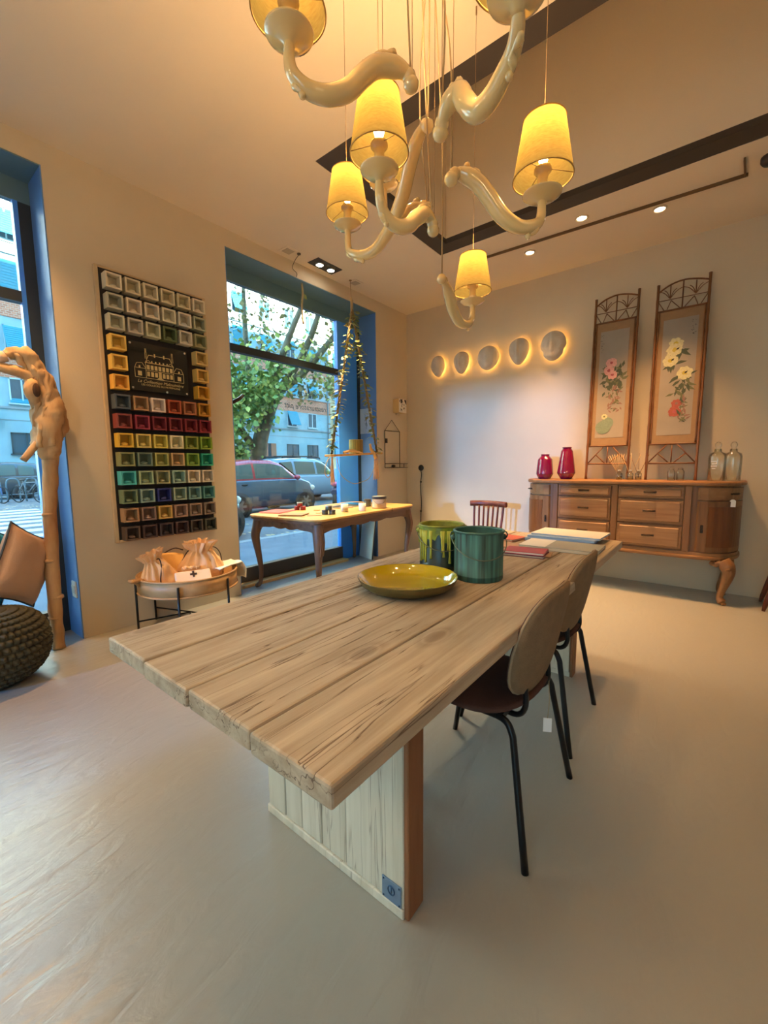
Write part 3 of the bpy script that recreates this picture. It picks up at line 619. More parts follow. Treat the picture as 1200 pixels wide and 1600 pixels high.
def screen(name, label, x, w, kind):
    L = 1.88; ang = math.atan2(0.135, L)
    t = thing(name, label, 'screen', (x, -0.185, 1.073)); t.rotation_euler = (-ang, 0, 0)
    h = w / 2
    def node(m, p, q, r):
        d = (Vector(q) - Vector(p)); n = max(2, int(d.length / 0.16)); m.tube([Vector(p).lerp(Vector(q), i / (n * 4)) for i in range(n * 4 + 1)], [r * (1.16 if i % 4 == 0 else 1.0) for i in range(n * 4 + 1)], 10)
    for sx in (-1, 1):
        m = MB(); node(m, (sx * h, 0, 0), (sx * h, 0, L if sx > 0 else L - 0.015), 0.0115); m.build('side_pole', M_bam, t)
        m = MB(); node(m, (sx * (h - 0.02), 0, 0.35), (sx * (h - 0.02), 0, L - 0.27), 0.007); m.build('inner_pole', M_bam, t)
    for z in (0.16, 0.345, L - 0.27): 
        m = MB(); node(m, (-h, 0, z), (h, 0, z), 0.008); m.build('cross_rail', M_bamx, t)
    m = MB()
    m.tube([(0, 0, 0.16), (0, 0, 0.345)], 0.006, 8)
    for sx in (-1, 1):
        m.tube([(sx * (h - 0.01), 0, 0.165), (sx * 0.04, 0, 0.34)], 0.006, 8); m.tube([(sx * 0.11, 0, 0.255), (sx * 0.02, 0, 0.165)], 0.006, 8)
    m.build('lower_lattice', M_bam, t)
    m = MB(); zt = L - 0.26
    arch = spline([(-h, 0, L - 0.09), (-h * .55, 0, L - 0.035), (0, 0, L - 0.012), (h * .55, 0, L - 0.03), (h, 0, L - 0.06)], 5)
    m.tube(arch, 0.008, 8)
    m.tube([(-h, 0, L - 0.17), (h, 0, L - 0.17)], 0.004, 6)
    m.tube([(0, 0, zt), (0, 0, L - 0.015)], 0.006, 8)
    for sx in (-1, 1):
        cx = sx * h * 0.5
        m.tube([(cx, 0, L - 0.16), (cx, 0, L - 0.04)], 0.005, 6)
        for k in (0.25, 0.5):
            for s2 in (-1, 1): m.tube(spline([(cx, 0, L - 0.16), (cx + s2 * h * k * .5, 0, L - 0.1), (cx + s2 * h * k, 0, L - 0.075)], 4), 0.0035, 6)
        m.tube([(sx * h * .95, 0, L - 0.18), (sx * h * .72, 0, zt)], 0.004, 6); m.tube([(sx * h * .1, 0, zt), (sx * h * .45, 0, L - 0.18)], 0.004, 6); m.tube([(sx * h * .6, 0, zt), (sx * h * .45, 0, L - 0.18)], 0.004, 6)
    m.build('arched_crest', M_bam, t)
    p = MB().box(-h + 0.024, h - 0.024, 0.003, 0.009, 0.352, L - 0.275).build('cloth_panel', M_clo, t)
    z0, z1 = 0.43, L - 0.36; a = h - 0.062
    s = MB().box(-a, a, 0.001, 0.004, z0, z1).build('silk_scroll', M_silk, p)
    S = []; Hh = z1 - z0
    if kind == 0:
        for i in range(60): S.append((R.choice(('leaf', 'olive', 'leaf')), leafp(R.uniform(-.07, .09), z0 + Hh * R.uniform(.42, .66), R.uniform(.05, .09), R.uniform(0, 6.28), .22)))
        flower(S, -0.015, z0 + Hh * .70, .05, 'pink', 'rose'); flower(S, -0.035, z0 + Hh * .63, .05, 'pink', 'rose'); flower(S, 0.0, z0 + Hh * .585, .045, 'pink', 'rose')
        for i in range(40): S.append((R.choice(('dusk', 'olive', 'dusk')), leafp(R.uniform(-.03, .09), z0 + Hh * R.uniform(.24, .45), R.uniform(.03, .06), R.uniform(0, 6.28), .2)))
        S.append(('jade', blob(-0.055, z0 + Hh * .10, .075, 12, .1, 1.0))); S.append(('jade', blob(-0.02, z0 + Hh * .14, .06, 12, .1)))
        flower(S, -0.05, z0 + Hh * .2, .028, 'cream', 'olive'); ink(S, -a + 0.02, z1 - .04, 7, 0.022)
    else:
        for cx, cz in ((-.02, .76), (-.06, .66), (.05, .55)):
            for i in range(10): S.append(('leaf', leafp(cx + R.uniform(-.03, .05), z0 + Hh * cz - .04, R.uniform(.06, .11), R.uniform(-2.6, .5), .16)))
        for i in range(26): S.append((R.choice(('leaf', 'leaf', 'olive')), leafp(R.uniform(-.02, .09), z0 + Hh * R.uniform(.3, .52), R.uniform(.06, .1), R.uniform(-2.8, -.2), .16)))
        flower(S, -0.025, z0 + Hh * .79, .055, 'cream', 'yellow'); flower(S, -0.035, z0 + Hh * .735, .062, 'cream', 'yellow'); flower(S, -0.06, z0 + Hh * .645, .06, 'cream', 'yellow'); flower(S, .055, z0 + Hh * .525, .062, 'cream', 'yellow')
        for cx, cz in ((-.02, .73), (-.055, .64), (.055, .52)): S.append(('ink', leafp(cx, z0 + Hh * cz, .035, .8, .25)))
        flower(S, 0.0, z0 + Hh * .2, .05, 'red', 'rose'); flower(S, 0.01, z0 + Hh * .27, .04, 'red', 'dusk')
        for i in range(18): S.append((R.choice(('olive', 'dusk', 'leaf')), leafp(R.uniform(.02, .1), z0 + Hh * R.uniform(.08, .28), R.uniform(.05, .09), R.uniform(0, 3), .14)))
        ink(S, a - 0.03, z1 - .05, 4, 0.03)
    painting(S, 'brush_painting', s, 0.001)
screen('bamboo_screen', 'narrow bamboo framed silk scroll with pink peonies leaning on the sideboard', 2.655, 0.385, 0)
screen('bamboo_screen', 'narrow bamboo framed silk scroll with cream lilies leaning on the sideboard', 3.205, 0.395, 1)

# ------------------------------------------------------------------ things on the sideboard
M_bur = mat('burgundy_glaze', (112, 5, 48), 0.12, coat=0.8)
t = thing('vase', 'shorter squat burgundy glazed vase on the sideboard', 'vase', (2.055, -0.26, 1.0725), 0, 'burgundy vases')
MB().lathe([(0, 0), (0.058, 0), (0.062, 0.003), (0.089, 0.052), (0.091, 0.056), (0.0905, 0.062), (0.076, 0.21), (0.073, 0.218), (0.048, 0.246), (0.045, 0.25), (0.043, 0.265), (0.036, 0.265), (0.034, 0.24), (0, 0.2)], 32).build('body', M_bur, t)
MB().lathe([(0.0425, 0.26), (0.046, 0.263), (0.046, 0.27), (0.04, 0.272), (0.036, 0.262)], 32).build('rim', M_bur, t)
t = thing('vase', 'taller tapering burgundy glazed vase on the sideboard', 'vase', (2.285, -0.27, 1.0725), 0, 'burgundy vases')
MB().lathe([(0, 0), (0.052, 0), (0.056, 0.003), (0.09, 0.06), (0.092, 0.064), (0.0915, 0.07), (0.06, 0.296), (0.057, 0.303), (0.045, 0.318), (0.044, 0.335), (0.036, 0.335), (0.034, 0.3), (0, 0.25)], 32).build('body', M_bur, t)
MB().lathe([(0.043, 0.33), (0.048, 0.333), (0.048, 0.34), (0.042, 0.342), (0.036, 0.332)], 32).build('rim', M_bur, t)
M_clear = glass('clear_glass', (250, 251, 248), 0.05)
M_reed = mat('rattan_reed', (206, 172, 118), 0.7)
for x, y, n, lab in ((2.79, -0.27, 9, 'reed diffuser with a full fan of pale reeds, left of three'), (2.885, -0.26, 3, 'reed diffuser with two or three reeds, middle of three'), (2.95, -0.22, 3, 'reed diffuser with dark reeds beside the lily screen pole')):
    t = thing('reed_diffuser', lab, 'diffuser', (x, y, 1.0725), 0, 'reed diffusers')
    MB().lathe([(0, 0), (0.028, 0), (0.03, 0.004), (0.03, 0.055), (0.027, 0.066), (0.012, 0.074), (0.012, 0.09), (0.009, 0.09), (0.009, 0.073), (0.025, 0.062), (0.027, 0.006), (0, 0.005)], 20).build('bottle', M_clear, t)
    MB().lathe([(0.012, 0.085), (0.014, 0.087), (0.014, 0.097), (0.009, 0.098), (0.009, 0.085)], 16).build('collar', mat('silver_collar', (200, 198, 190), 0.3, 0.8), t)
    MB().lathe([(0, 0.006), (0.0255, 0.006), (0.0255, 0.035), (0, 0.035)], 16).build('perfume', glass('perfume', (236, 226, 200), 0.04), t)
    r = MB()
    for i in range(n):
        a = -0.5 + (i / max(1, n - 1)) * 0.75 if n > 4 else (-0.35 + 0.35 * i)
        r.tube([(-0.02 * a, 0, 0.02), (0.23 * math.sin(a), R.uniform(-.02, .02), 0.03 + 0.23 * math.cos(a))], 0.0022, 6)
    r.build('reeds', M_reed if lab[-4:] != 'pole' else M_bam, t)['kind'] = 'stuff'
for x, y, lab in ((3.222, -0.27, 'small clear glass jar with a stopper before the lily screen, left of two'), (3.29, -0.24, 'small plain clear glass jar before the lily screen, right of two')):
    t = thing('glass_jar', lab, 'jar', (x, y, 1.0725), 0, 'small glass jars')
    MB().lathe([(0, 0), (0.03, 0), (0.032, 0.004), (0.032, 0.085), (0.022, 0.098), (0.022, 0.108), (0.019, 0.108), (0.019, 0.097), (0.029, 0.083), (0.029, 0.006), (0, 0.005)], 20).build('jar_body', M_clear, t)
    MB().lathe([(0, 0.1), (0.018, 0.1), (0.02, 0.112), (0.012, 0.12), (0.01, 0.13 if 'stopper' in lab else 0.121), (0, 0.135 if 'stopper' in lab else 0.122)], 16).build('lid', M_clear, t)
for x, y, lab in ((3.553, -0.27, 'clear glass bottle with a round stopper, the nearer of two by the sideboard end'), (3.662, -0.19, 'clear glass bottle with a round stopper, the farther of two by the sideboard end')):
    t = thing('glass_bottle', lab, 'bottle', (x, y, 1.0725), 0, 'stoppered glass bottles'); t.scale = (1.04, 1.04, 1.12)
    MB().lathe([(0, 0), (0.058, 0), (0.062, 0.005), (0.062, 0.19), (0.055, 0.215), (0.028, 0.228), (0.026, 0.25), (0.022, 0.25), (0.023, 0.226), (0.052, 0.21), (0.058, 0.188), (0.058, 0.008), (0, 0.007)], 28).build('bottle_body', M_clear, t)
    MB().lathe([(0, 0.232), (0.02, 0.232), (0.022, 0.252), (0.014, 0.258), (0.024, 0.275), (0.024, 0.29), (0.014, 0.305), (0, 0.308)], 20).build('stopper', M_clear, t)
    if x < 3.6: 
        q = MB()
        for i, w_ in enumerate((0.05, 0.036, 0.05, 0.03)):
            for j in range(6):
                a0 = -PI / 2 - 0.35 + w_ * 14 * (j / 6 - .5); a1 = a0 + w_ * 14 / 7; z = 0.15 - i * 0.018
                q.quad(*[(0.0625 * math.cos(a), 0.0625 * math.sin(a), zz) for a, zz in ((a0, z), (a1, z), (a1, z + .007), (a0, z + .007))])
        q.build('printed_marks', mat('etched_print', (215, 212, 205), 0.6), t)
# chair at the wall, and the stool cut by the right edge
M_bent = wood('bentwood', (112, 58, 38), (78, 36, 24), 'z', 18, 0.35, 0.1)
t = thing('dining_chair', 'reddish brown slat-back wooden chair against the back wall behind the table', 'chair', (1.43, -0.52, 0))
MB().box(-0.21, 0.21, -0.22, 0.19, 0.43, 0.46, 0.01).build('seat', M_bent, t)
for sx in (-1, 1):
    MB().tube(spline([(sx * .17, 0.2, 0.0), (sx * .17, 0.16, 0.25), (sx * .17, 0.155, 0.45), (sx * .18, 0.175, 0.62), (sx * .185, 0.19, 0.745)], 4), 0.014, 10).build('leg', M_bent, t)
    MB().tube([(sx * .185, -0.2, 0.0), (sx * .175, -0.18, 0.44)], [0.012, 0.017], 10).build('leg', M_bent, t)
for i in range(5):
    x = -0.116 + 0.058 * i; MB().tube(spline([(x * .95, 0.16, 0.45), (x, 0.175, 0.6), (x * 1.05, 0.19, 0.745)], 3), 0.0125, 8, flat=0.5).build('back_slat', M_bent, t)
MB().tube(spline([(-0.23, 0.165, 0.765), (-0.12, 0.2, 0.768), (0, 0.21, 0.77), (0.12, 0.2, 0.768), (0.23, 0.165, 0.765)], 5), 0.034, 12, flat=0.6).build('crest_rail', M_bent, t)
MB().tube([(-.18, -.19, .2), (.18, -.19, .2)], 0.009, 8).build('stretcher', M_bent, t); MB().tube([(-.17, .17, .24), (.17, .17, .24)], 0.009, 8).build('stretcher', M_bent, t)
t = thing('wooden_stool', 'brown wooden stool with splayed legs cut by the right edge beside the sideboard', 'stool', (4.13, -0.28, 0))
MB().lathe([(0, 0.42), (0.16, 0.42), (0.17, 0.43), (0.17, 0.445), (0.155, 0.455), (0, 0.45)], 28).build('seat', M_bent, t)
for sx, sy in ((-1, -1), (-1, 1), (1, -1), (1, 1)): MB().tube(spline([(sx * .11, sy * .11, 0.43), (sx * .15, sy * .13, 0.25), (sx * .2, sy * .155, 0.0)], 4), [0.022] * 4 + [0.018] * 4 + [0.012], 10).build('leg', M_bent, t)
# ================================================================== big table
M_plank = wood('weathered_plank', (190, 174, 152), (146, 128, 106), 'y', 24, 0.6, 0.5, knots=2.4, cracks=0.9, dark=(84, 58, 38))
M_plankv = wood('whitewashed_plank', (218, 210, 194), (182, 172, 152), 'z', 14, 0.65, 0.4, knots=3.0, cracks=0.5, dark=(96, 76, 58))
M_core = mat('table_core', (96, 60, 40), 0.8)
TX0, TX1, TY0, TY1 = 2.191, 3.112, -4.62, -2.056
tb = thing('dining_table', 'large weathered plank dining table on two slab legs', 'table', (2.652, -3.338, 0))
ox, oy = 2.652, -3.338
bx = [2.191, 2.434, 2.657, 2.894, 3.112]
for i in range(4):
    x0, x1 = bx[i] + (0.0025 if i else 0), bx[i + 1] - (0.0025 if i < 3 else 0)
    q = MB(); q.box(x0 - ox, x1 - ox, TY0 - oy + (0.004, 0, 0.003, 0)[i], TY1 - oy, 0.704, 0.75 - (0.0, 0.0015, 0.0005, 0.001)[i], 0.006, seg=2)
    q.build('plank', M_plank, tb)
MB().box(TX0 - ox + 0.01, TX1 - ox - 0.01, TY0 - oy + 0.02, TY1 - oy - 0.01, 0.7, 0.735).build('top_core', M_core, tb)
lx = [2.352, 2.447, 2.533, 2.626, 2.735, 2.951]
for yf, fl in ((-4.208, 1), (-2.478, -1)):
    a = MB().box(2.36 - ox, 2.945 - ox, *sorted((yf + 0.03 * fl - oy, yf + 0.075 * fl - oy)), 0.03, 0.704).build('leg', M_plankv, tb)
    for i in range(5): MB().box(lx[i] - ox + 0.001, lx[i + 1] - ox - 0.001, *sorted((yf + (0, .001, 0, .002, 0)[i] * fl - oy, yf + 0.03 * fl - oy)), 0.028, 0.704, 0.003).build('plank', M_plankv, a)
    MB().box(2.95 - ox, 2.966 - ox, *sorted((yf + 0.001 * fl - oy, yf + 0.076 * fl - oy)), 0.0, 0.704, 0.003).build('side_board', wood('brown_board', (150, 100, 66), (110, 70, 44), 'z', 14, 0.65, 0.3), a)
    MB().box(2.35 - ox, 2.952 - ox, *sorted((yf - 0.006 * fl - oy, yf + 0.076 * fl - oy)), 0.0, 0.03, 0.003).build('foot_strip', M_plankv, a)
pl = MB().box(2.878 - ox, 2.944 - ox, -4.2125 - oy, -4.2085 - oy, 0.03, 0.094, 0.001).build('metal_plate', mat('blued_metal', (116, 142, 172), 0.35, 0.5), tb)
q = MB(); q.tube([(2.911 - ox + 0.011 * math.cos(i * PI / 8), -4.213 - oy, 0.066 + 0.013 * math.sin(i * PI / 8)) for i in range(16)], 0.002, 6, closed=True); q.tube([(2.911 - ox, -4.213 - oy, 0.058), (2.911 - ox, -4.213 - oy, 0.074)], 0.002, 6)
for dx in (0.006, 0.06):
    for dz in (0.006, 0.058): q.ball((2.878 + dx - ox, -4.2125 - oy, 0.03 + dz), 0.003, 6)
q.build('embossed_emblem', mat('dark_blue_metal', (50, 78, 110), 0.4, 0.5), pl)

# ---- on the table
t = thing('plate', 'large shallow olive yellow enamel dish on the table', 'dish', (2.612, -3.705, 0.7505))
M_olive = mat('olive_enamel', (176, 154, 4), 0.08, coat=1.0, spec=0.6)
r = 0.196
MB().lathe([(0, 0.008), (0.13, 0.009), (0.16, 0.018), (0.18, 0.032), (r, 0.053)], 64).build('bowl_inside', M_olive, t)
MB().lathe([(r, 0.053), (r + 0.002, 0.054), (r + 0.001, 0.05), (0.184, 0.026), (0.162, 0.01), (0.135, 0.001), (0, 0.0)], 64).build('bowl_outside', mat('aged_brass', (120, 108, 66), 0.4, 0.5, var=0.25, vscale=20), t)
def bucket(loc, label, m, mi, dripped):
    t = thing('paint_bucket', label, 'bucket', loc, 0, 'metal paint buckets on the table')
    rr, hh = 0.104, 0.208
    MB().lathe([(0, 0.004), (rr - 0.003, 0.0), (rr, 0.004), (rr, 0.02), (rr + 0.0015, 0.022), (rr, 0.024), (rr, hh - 0.006)], 48).build('body', m, t)
    MB().lathe([(rr, hh - 0.007), (rr + 0.005, hh - 0.005), (rr + 0.006, hh), (rr + 0.002, hh + 0.003), (rr - 0.006, hh), (rr - 0.004, hh - 0.007)], 48).build('rim', mi, t)
    MB().lathe([(rr - 0.004, hh - 0.004), (rr - 0.004, 0.03), (0, 0.03)], 48).build('inside', mi, t)
    ax = Vector((0.785, 0.62, 0))
    for s in (-1, 1):
        p = ax * s * (rr + 0.004)
        MB().ball(p + Vector((0, 0, hh - 0.03)), 0.013, 10).tube([p + Vector((ax.x * s * .006 + 0.011 * math.cos(i * PI / 6), 0.011 * math.sin(i * PI / 6) * .3, hh - 0.022 + 0.014 * math.sin(i * PI / 6))) for i in range(12)], 0.0028, 6, closed=True).build('ear', mi if dripped else m, t)
    ny = Vector((-0.62, 0.785, 0)); w = MB()
    P = []
    for i in range(17):
        u = i / 16; a = PI * u
        x = math.cos(a) * (rr + 0.012); s = math.sin(a)
        front = -1
        P.append(ax * x + ny * front * (s * (rr + 0.014)) + Vector((0, 0, hh - 0.035 - s * 0.075)))
    w.tube(P, 0.0021, 6); w.build('wire_handle', mat('handle_wire', (110, 116, 100), 0.35, 0.7), t)
    if dripped:
        d = MB(); rng = random.Random(5)
        n = 72
        front = math.atan2(-0.785, 0.62)
        # apron of run-down paint with uneven lower hem and long runs
        hem = [0.062 + 0.012 * math.sin(i * .52) + 0.012 * math.sin(i * 1.13 + 1) + .008 * math.sin(i * 1.9) for i in range(n)]
        for i in range(n):
            a0, a1 = 2 * PI * i / n, 2 * PI * (i + 1) / n; q = rr + 0.0022
            z0, z1 = hh - hem[i], hh - hem[(i + 1) % n]
            d.quad((q * math.cos(a0), q * math.sin(a0), z0), (q * math.cos(a1), q * math.sin(a1), z1), (q * math.cos(a1), q * math.sin(a1), hh - 0.004), (q * math.cos(a0), q * math.sin(a0), hh - 0.004))
        d.build('paint_apron', mat('lime_paint', (140, 160, 52), 0.3, c2=(96, 112, 34), vscale=26), t)
        for k in range(18):
            a = front + rng.uniform(-1.7, 1.7) if k > 6 else front + (-1.25, -1.05, -.9, -.62, -.05, .22, .5)[k]; L = rng.uniform(.08, .12) if k > 6 else (.17, .16, .17, .15, .14, .17, .175)[k]
            wd = rng.uniform(0.0028, 0.005); q = rr + 0.0015
            MB().tube([(q * math.cos(a), q * math.sin(a), hh - 0.02), (q * math.cos(a), q * math.sin(a), hh - 0.06), (q * math.cos(a + .01), q * math.sin(a + .01), hh - L * .8), (q * math.cos(a + .01), q * math.sin(a + .01), hh - L)], [wd * 1.8, wd * 1.3, wd, wd * 1.4], 8).build('paint_run', mat('lime_run', (176, 178, 70), 0.3), t)
bucket((2.762, -3.385, 0.7505), 'nearer teal streaked metal bucket on the table', mat('teal_streaks', (72, 128, 118), 0.5, c2=(26, 40, 34), vscale=9, stretch=(6, 6, 0.25), bump=0.1, bscale=10), mat('teal_rim', (58, 104, 96), 0.45, var=0.3, vscale=14), False)
bucket((2.535, -3.312, 0.7505), 'farther dark bucket on the table with lime green paint running down its side', mat('bottle_green', (12, 40, 38), 0.35, var=0.3, vscale=8), mat('lime_rim', (156, 160, 62), 0.4, c2=(112, 116, 40), vscale=18), True)
def slabs(name, lab, cat, cx, cy, rz, w, d, hts, cols, z=0.7505, jitter=0.012, grp=None, pn='sheet'):
    """a stack of boards, each one its own thing"""
    for i, (hh, c) in enumerate(zip(hts, cols)):
        o = MB().box(-w / 2, w / 2, -d / 2, d / 2, 0, hh, 0.002).build(name, c)
        o.location = (cx + R.uniform(-jitter, jitter), cy + R.uniform(-jitter, jitter), z); o.rotation_euler = (0, 0, rz + R.uniform(-.04, .04)); z += hh + 0.0006
        tag(o, lab[i], cat, grp)
    return z
def book(name, label, loc, rz, w, d, h, cover, pages=None, spine=None, grp=None, cat='book'):
    t = thing(name, label, cat, loc, rz, grp)
    c = MB(); c.box(-w / 2, w / 2, -d / 2, d / 2, 0, 0.0025, 0.0008); c.box(-w / 2, w / 2, -d / 2, d / 2, h - 0.0025, h, 0.0008); c.box(-w / 2, w / 2, d / 2 - 0.004, d / 2, 0, h, 0.0008)
    c.build('cover', cover, t)
    MB().box(-w / 2 + 0.003, w / 2 - 0.004, -d / 2 + 0.004, d / 2 - 0.004, 0.0026, h - 0.0026).build('pages', pages or mat('book_pages', (214, 208, 196), 0.8), t)
    return t
M_wc = mat('white_cover', (226, 222, 214), 0.5); M_bl = mat('pale_blue_cover', (150, 176, 210), 0.5); M_gr = mat('grey_cover', (150, 150, 140), 0.55); M_red = mat('red_cover', (170, 50, 56), 0.45)
M_pur = mat('purple_cover', (98, 34, 82), 0.5); M_tan = mat('tan_cover', (168, 130, 96), 0.6); M_beige = mat('beige_cover', (208, 196, 176), 0.55)
z = 0.7505
book('book', 'pale blue bound album under two others at the far end of the table', (2.80, -2.245, z), 0.02, 0.40, 0.27, 0.018, M_bl, M_bl, grp='stacked albums at the far table end')
book('book', 'blue grey bound album in the middle of the stack at the far table end', (2.815, -2.235, z + 0.0186), 0.0, 0.40, 0.27, 0.014, M_bl, M_bl, grp='stacked albums at the far table end')
book('book', 'white topped album lying on top of the blue stack', (2.835, -2.20, z + 0.0332), -0.02, 0.41, 0.28, 0.012, M_wc, M_bl, grp='stacked albums at the far table end')
t = book('sample_book', 'grey album with a white end panel lying in front of the blue stack', (2.87, -2.52, z), 0.03, 0.42, 0.25, 0.02, M_gr, M_beige)
MB().box(-0.21, -0.06, -0.125, 0.125, 0.02, 0.0208, 0.0002).build('white_panel', M_wc, t)
t = book('brochure', 'closed brochure with red cover on a stack beside the bucket', (2.765, -2.81, z + 0.0135), 0.15, 0.21, 0.145, 0.014, M_red, mat('white_pages', (240, 236, 230), 0.7), grp='brochures beside the buckets')
t = book('brochure', 'brochure with purple edge under the red one', (2.765, -2.812, z), 0.12, 0.215, 0.15, 0.0128, M_pur, M_beige, grp='brochures beside the buckets')
t = book('brochure', 'tan booklet half under the purple brochure', (2.862, -2.765, z), 0.2, 0.05, 0.13, 0.006, M_tan, M_tan, grp='brochures beside the buckets')
t = book('brochure', 'orange red booklet behind the teal bucket', (2.49, -2.40, z), -0.2, 0.2, 0.17, 0.014, mat('orange_cover', (196, 84, 44), 0.5), M_beige)
t = book('brochure', 'thin flat beige leaflet between the red brochure and the grey album', (2.565, -2.62, z), 0.1, 0.2, 0.14, 0.004, mat('pinkish_cover', (178, 140, 112), 0.6), M_beige)
t = thing('wooden_stamp', 'small dark red wooden peg with a flat top behind the buckets', 'stamp', (2.345, -2.48, 0.7505))
MB().lathe([(0, 0), (0.02, 0), (0.02, 0.012), (0.007, 0.018), (0.006, 0.07), (0, 0.07)], 14).build('shaft', M_bent, t)
MB().lathe([(0.006, 0.07), (0.018, 0.072), (0.019, 0.082), (0, 0.085)], 14).build('flat_top', M_bent, t)

# ------------------------------------------------------------------ chairs
M_fab = mat('taupe_fabric', (128, 104, 76), 0.85, var=0.15, vscale=30, bump=0.25, bscale=220)
M_seat = mat('brown_fabric', (84, 52, 40), 0.85, var=0.15, vscale=30, bump=0.2, bscale=220)
M_pipe = mat('piping', (150, 130, 104), 0.8)
M_leg = mat('black_steel', (22, 24, 27), 0.35, 0.4)
def chair(label, loc, rz, withtag=False):
    t = thing('upholstered_chair', label, 'chair', loc, rz, 'upholstered chairs along the table')
    # local +x is the back of the chair
    def seat(u, v):
        a = 2 * PI * u; k = v
        ex = 2.6; ca, sa = math.cos(a), math.sin(a)
        rad = (abs(ca) ** ex + abs(sa) ** ex) ** (-1 / ex)
        x, y = ca * rad * 0.215, sa * rad * 0.228
        if k < 0.5: s = k * 2; zz = 0.412 + 0.012 * (1 - s) * 0 - 0.0 + 0.02 * (s ** 2); return Vector((x * s, y * s, zz + 0.03 * (x * s / 0.215) ** 3 * (x > 0)))
        s = (1 - k) * 2; zz = 0.462 - 0.012 * (1 - s * s) * 0 - 0.022 * s ** 4 - 0.008 * (1 - s)
        return Vector((x * s, y * s, zz + 0.03 * (x * s / 0.215) ** 3 * (x > 0)))
    MB().grid(seat, 40, 16, wrap=True).build('seat', M_seat, t, weld=True)
    def back(u, v, off):
        a = 2 * PI * u; ex = 3.2; ca, sa = math.cos(a), math.sin(a)
        rad = (abs(ca) ** ex + abs(sa) ** ex) ** (-1 / ex)
        y = ca * rad * 0.225 * v; z = sa * rad * 0.175 * v
        y *= 1.0 - 0.10 * (z / 0.175) * (1 if z > 0 else -0.4)
        x = 0.205 + 0.20 * (z + 0.175) * 1.0 - 1.15 * (y * y) * (0.6)
        return Vector((x + off, y, 0.665 + z))
    for nm, off, mm in (('backrest', 0.0, M_fab), ('backrest_cushion', -0.02, M_seat)):
        q = MB()
        q.grid(lambda u, v: back(u, v, off + (0.012 * (1 - v ** 4)) * (1 if off == 0 else -1)), 40, 10, wrap=True)
        q.grid(lambda u, v: back(u, 1.0, off + (-0.011 * v if off == 0 else 0.009 * v)), 40, 1, wrap=True)
        o = q.build(nm, mm, t, weld=True)
    MB().tube([back(i / 40, 1.005, -0.011) for i in range(40)], 0.0045, 6, closed=True).build('piping', M_pipe, t)
    for sy in (-1, 1):
        MB().tube(spline([(0.05, sy * 0.17, 0.425), (0.15, sy * 0.185, 0.43), (0.185, sy * 0.195, 0.40), (0.2, sy * 0.203, 0.33), (0.258, sy * 0.248, 0.0)], 4), 0.0115, 12).build('leg', M_leg, t)
        MB().tube(spline([(-0.03, sy * 0.17, 0.425), (-0.13, sy * 0.185, 0.43), (-0.168, sy * 0.195, 0.40), (-0.185, sy * 0.203, 0.33), (-0.252, sy * 0.248, 0.0)], 4), 0.0115, 12).build('leg', M_leg, t)
        MB().tube(spline([(0.02, sy * 0.1, 0.42), (0.13, sy * 0.11, 0.412), (0.18, sy * 0.115, 0.42), (0.2, sy * 0.115, 0.46), (0.196, sy * 0.115, 0.52)], 4), 0.0095, 10).build('back_support', M_leg, t)
    for x in (-0.12, 0.14): MB().bar((x, -0.185, 0.43), (x, 0.185, 0.43), 0.02).build('cross_bar', M_leg, t)
    return t
CH = chair('brown upholstered chair nearest the camera, with a white tag below its back', (2.908, -3.629, 0), 0.0)
chair('brown upholstered chair second along the table, behind the nearest one', (2.873, -3.02, 0), 0.02)
t = thing('price_tag', 'small white tag dangling from the nearest chair', 'tag', (3.145, -3.63, 0.37))
MB().box(-0.014, 0.014, -0.001, 0.001, -0.05, 0.0, 0.0).build('paper_tag', mat('white_paper', (238, 236, 232), 0.7), t).rotation_euler = (0, 0, 0.5)
MB().tube([(0, 0, 0), (0.004, 0, 0.06), (0.0, 0, 0.135)], 0.001, 5).build('string', M_cord, t)

# ================================================================== window table
M_fr = wood('carved_oak', (132, 98, 70), (92, 66, 48), 'y', 18, 0.5, 0.2)
M_frv = wood('carved_oak_leg', (126, 92, 66), (86, 62, 46), 'z', 18, 0.5, 0.25)
M_frt = wood('waxed_top', (222, 176, 100), (190, 140, 72), 'y', 16, 0.42, 0.12)
ft = thing('antique_table', 'antique oak table with cabriole legs and scalloped apron by the window', 'table', (0.285, -1.72, 0), 0.075)
FL_, FW_ = 0.88, 0.485
def rrect(a, b, r, n=5):
    out = []
    for cx, cy, s in ((a - r, b - r, 0), (-a + r, b - r, 1), (-a + r, -b + r, 2), (a - r, -b + r, 3)):
        for i in range(n + 1): an = PI / 2 * (s + i / n); out.append((cx + r * math.cos(an), cy + r * math.sin(an)))
    return out
q = MB()
for y0, y1 in ((-FL_, -0.0015), (0.0015, FL_)):
    pass
MB().prism(rrect(FW_, FL_, 0.12), 0.742, 0.762, bev=0.006).build('table_top', M_frt, ft)
m = MB(); m.prism(rrect(FW_ - 0.006, FL_ - 0.006, 0.115), 0.722, 0.742, bev=0.005); m.prism(rrect(FW_ - 0.022, FL_ - 0.022, 0.11), 0.708, 0.722, bev=0.004); m.build('edge_moulding', M_fr, ft)
m = MB(); m.box(FW_ - 0.004, FW_ + 0.0015, 0.34, 0.344, 0.724, 0.7625); m.box(-FW_ + 0.05, FW_, 0.34, 0.343, 0.7618, 0.7625); m.build('leaf_joint', M_dark, ft)
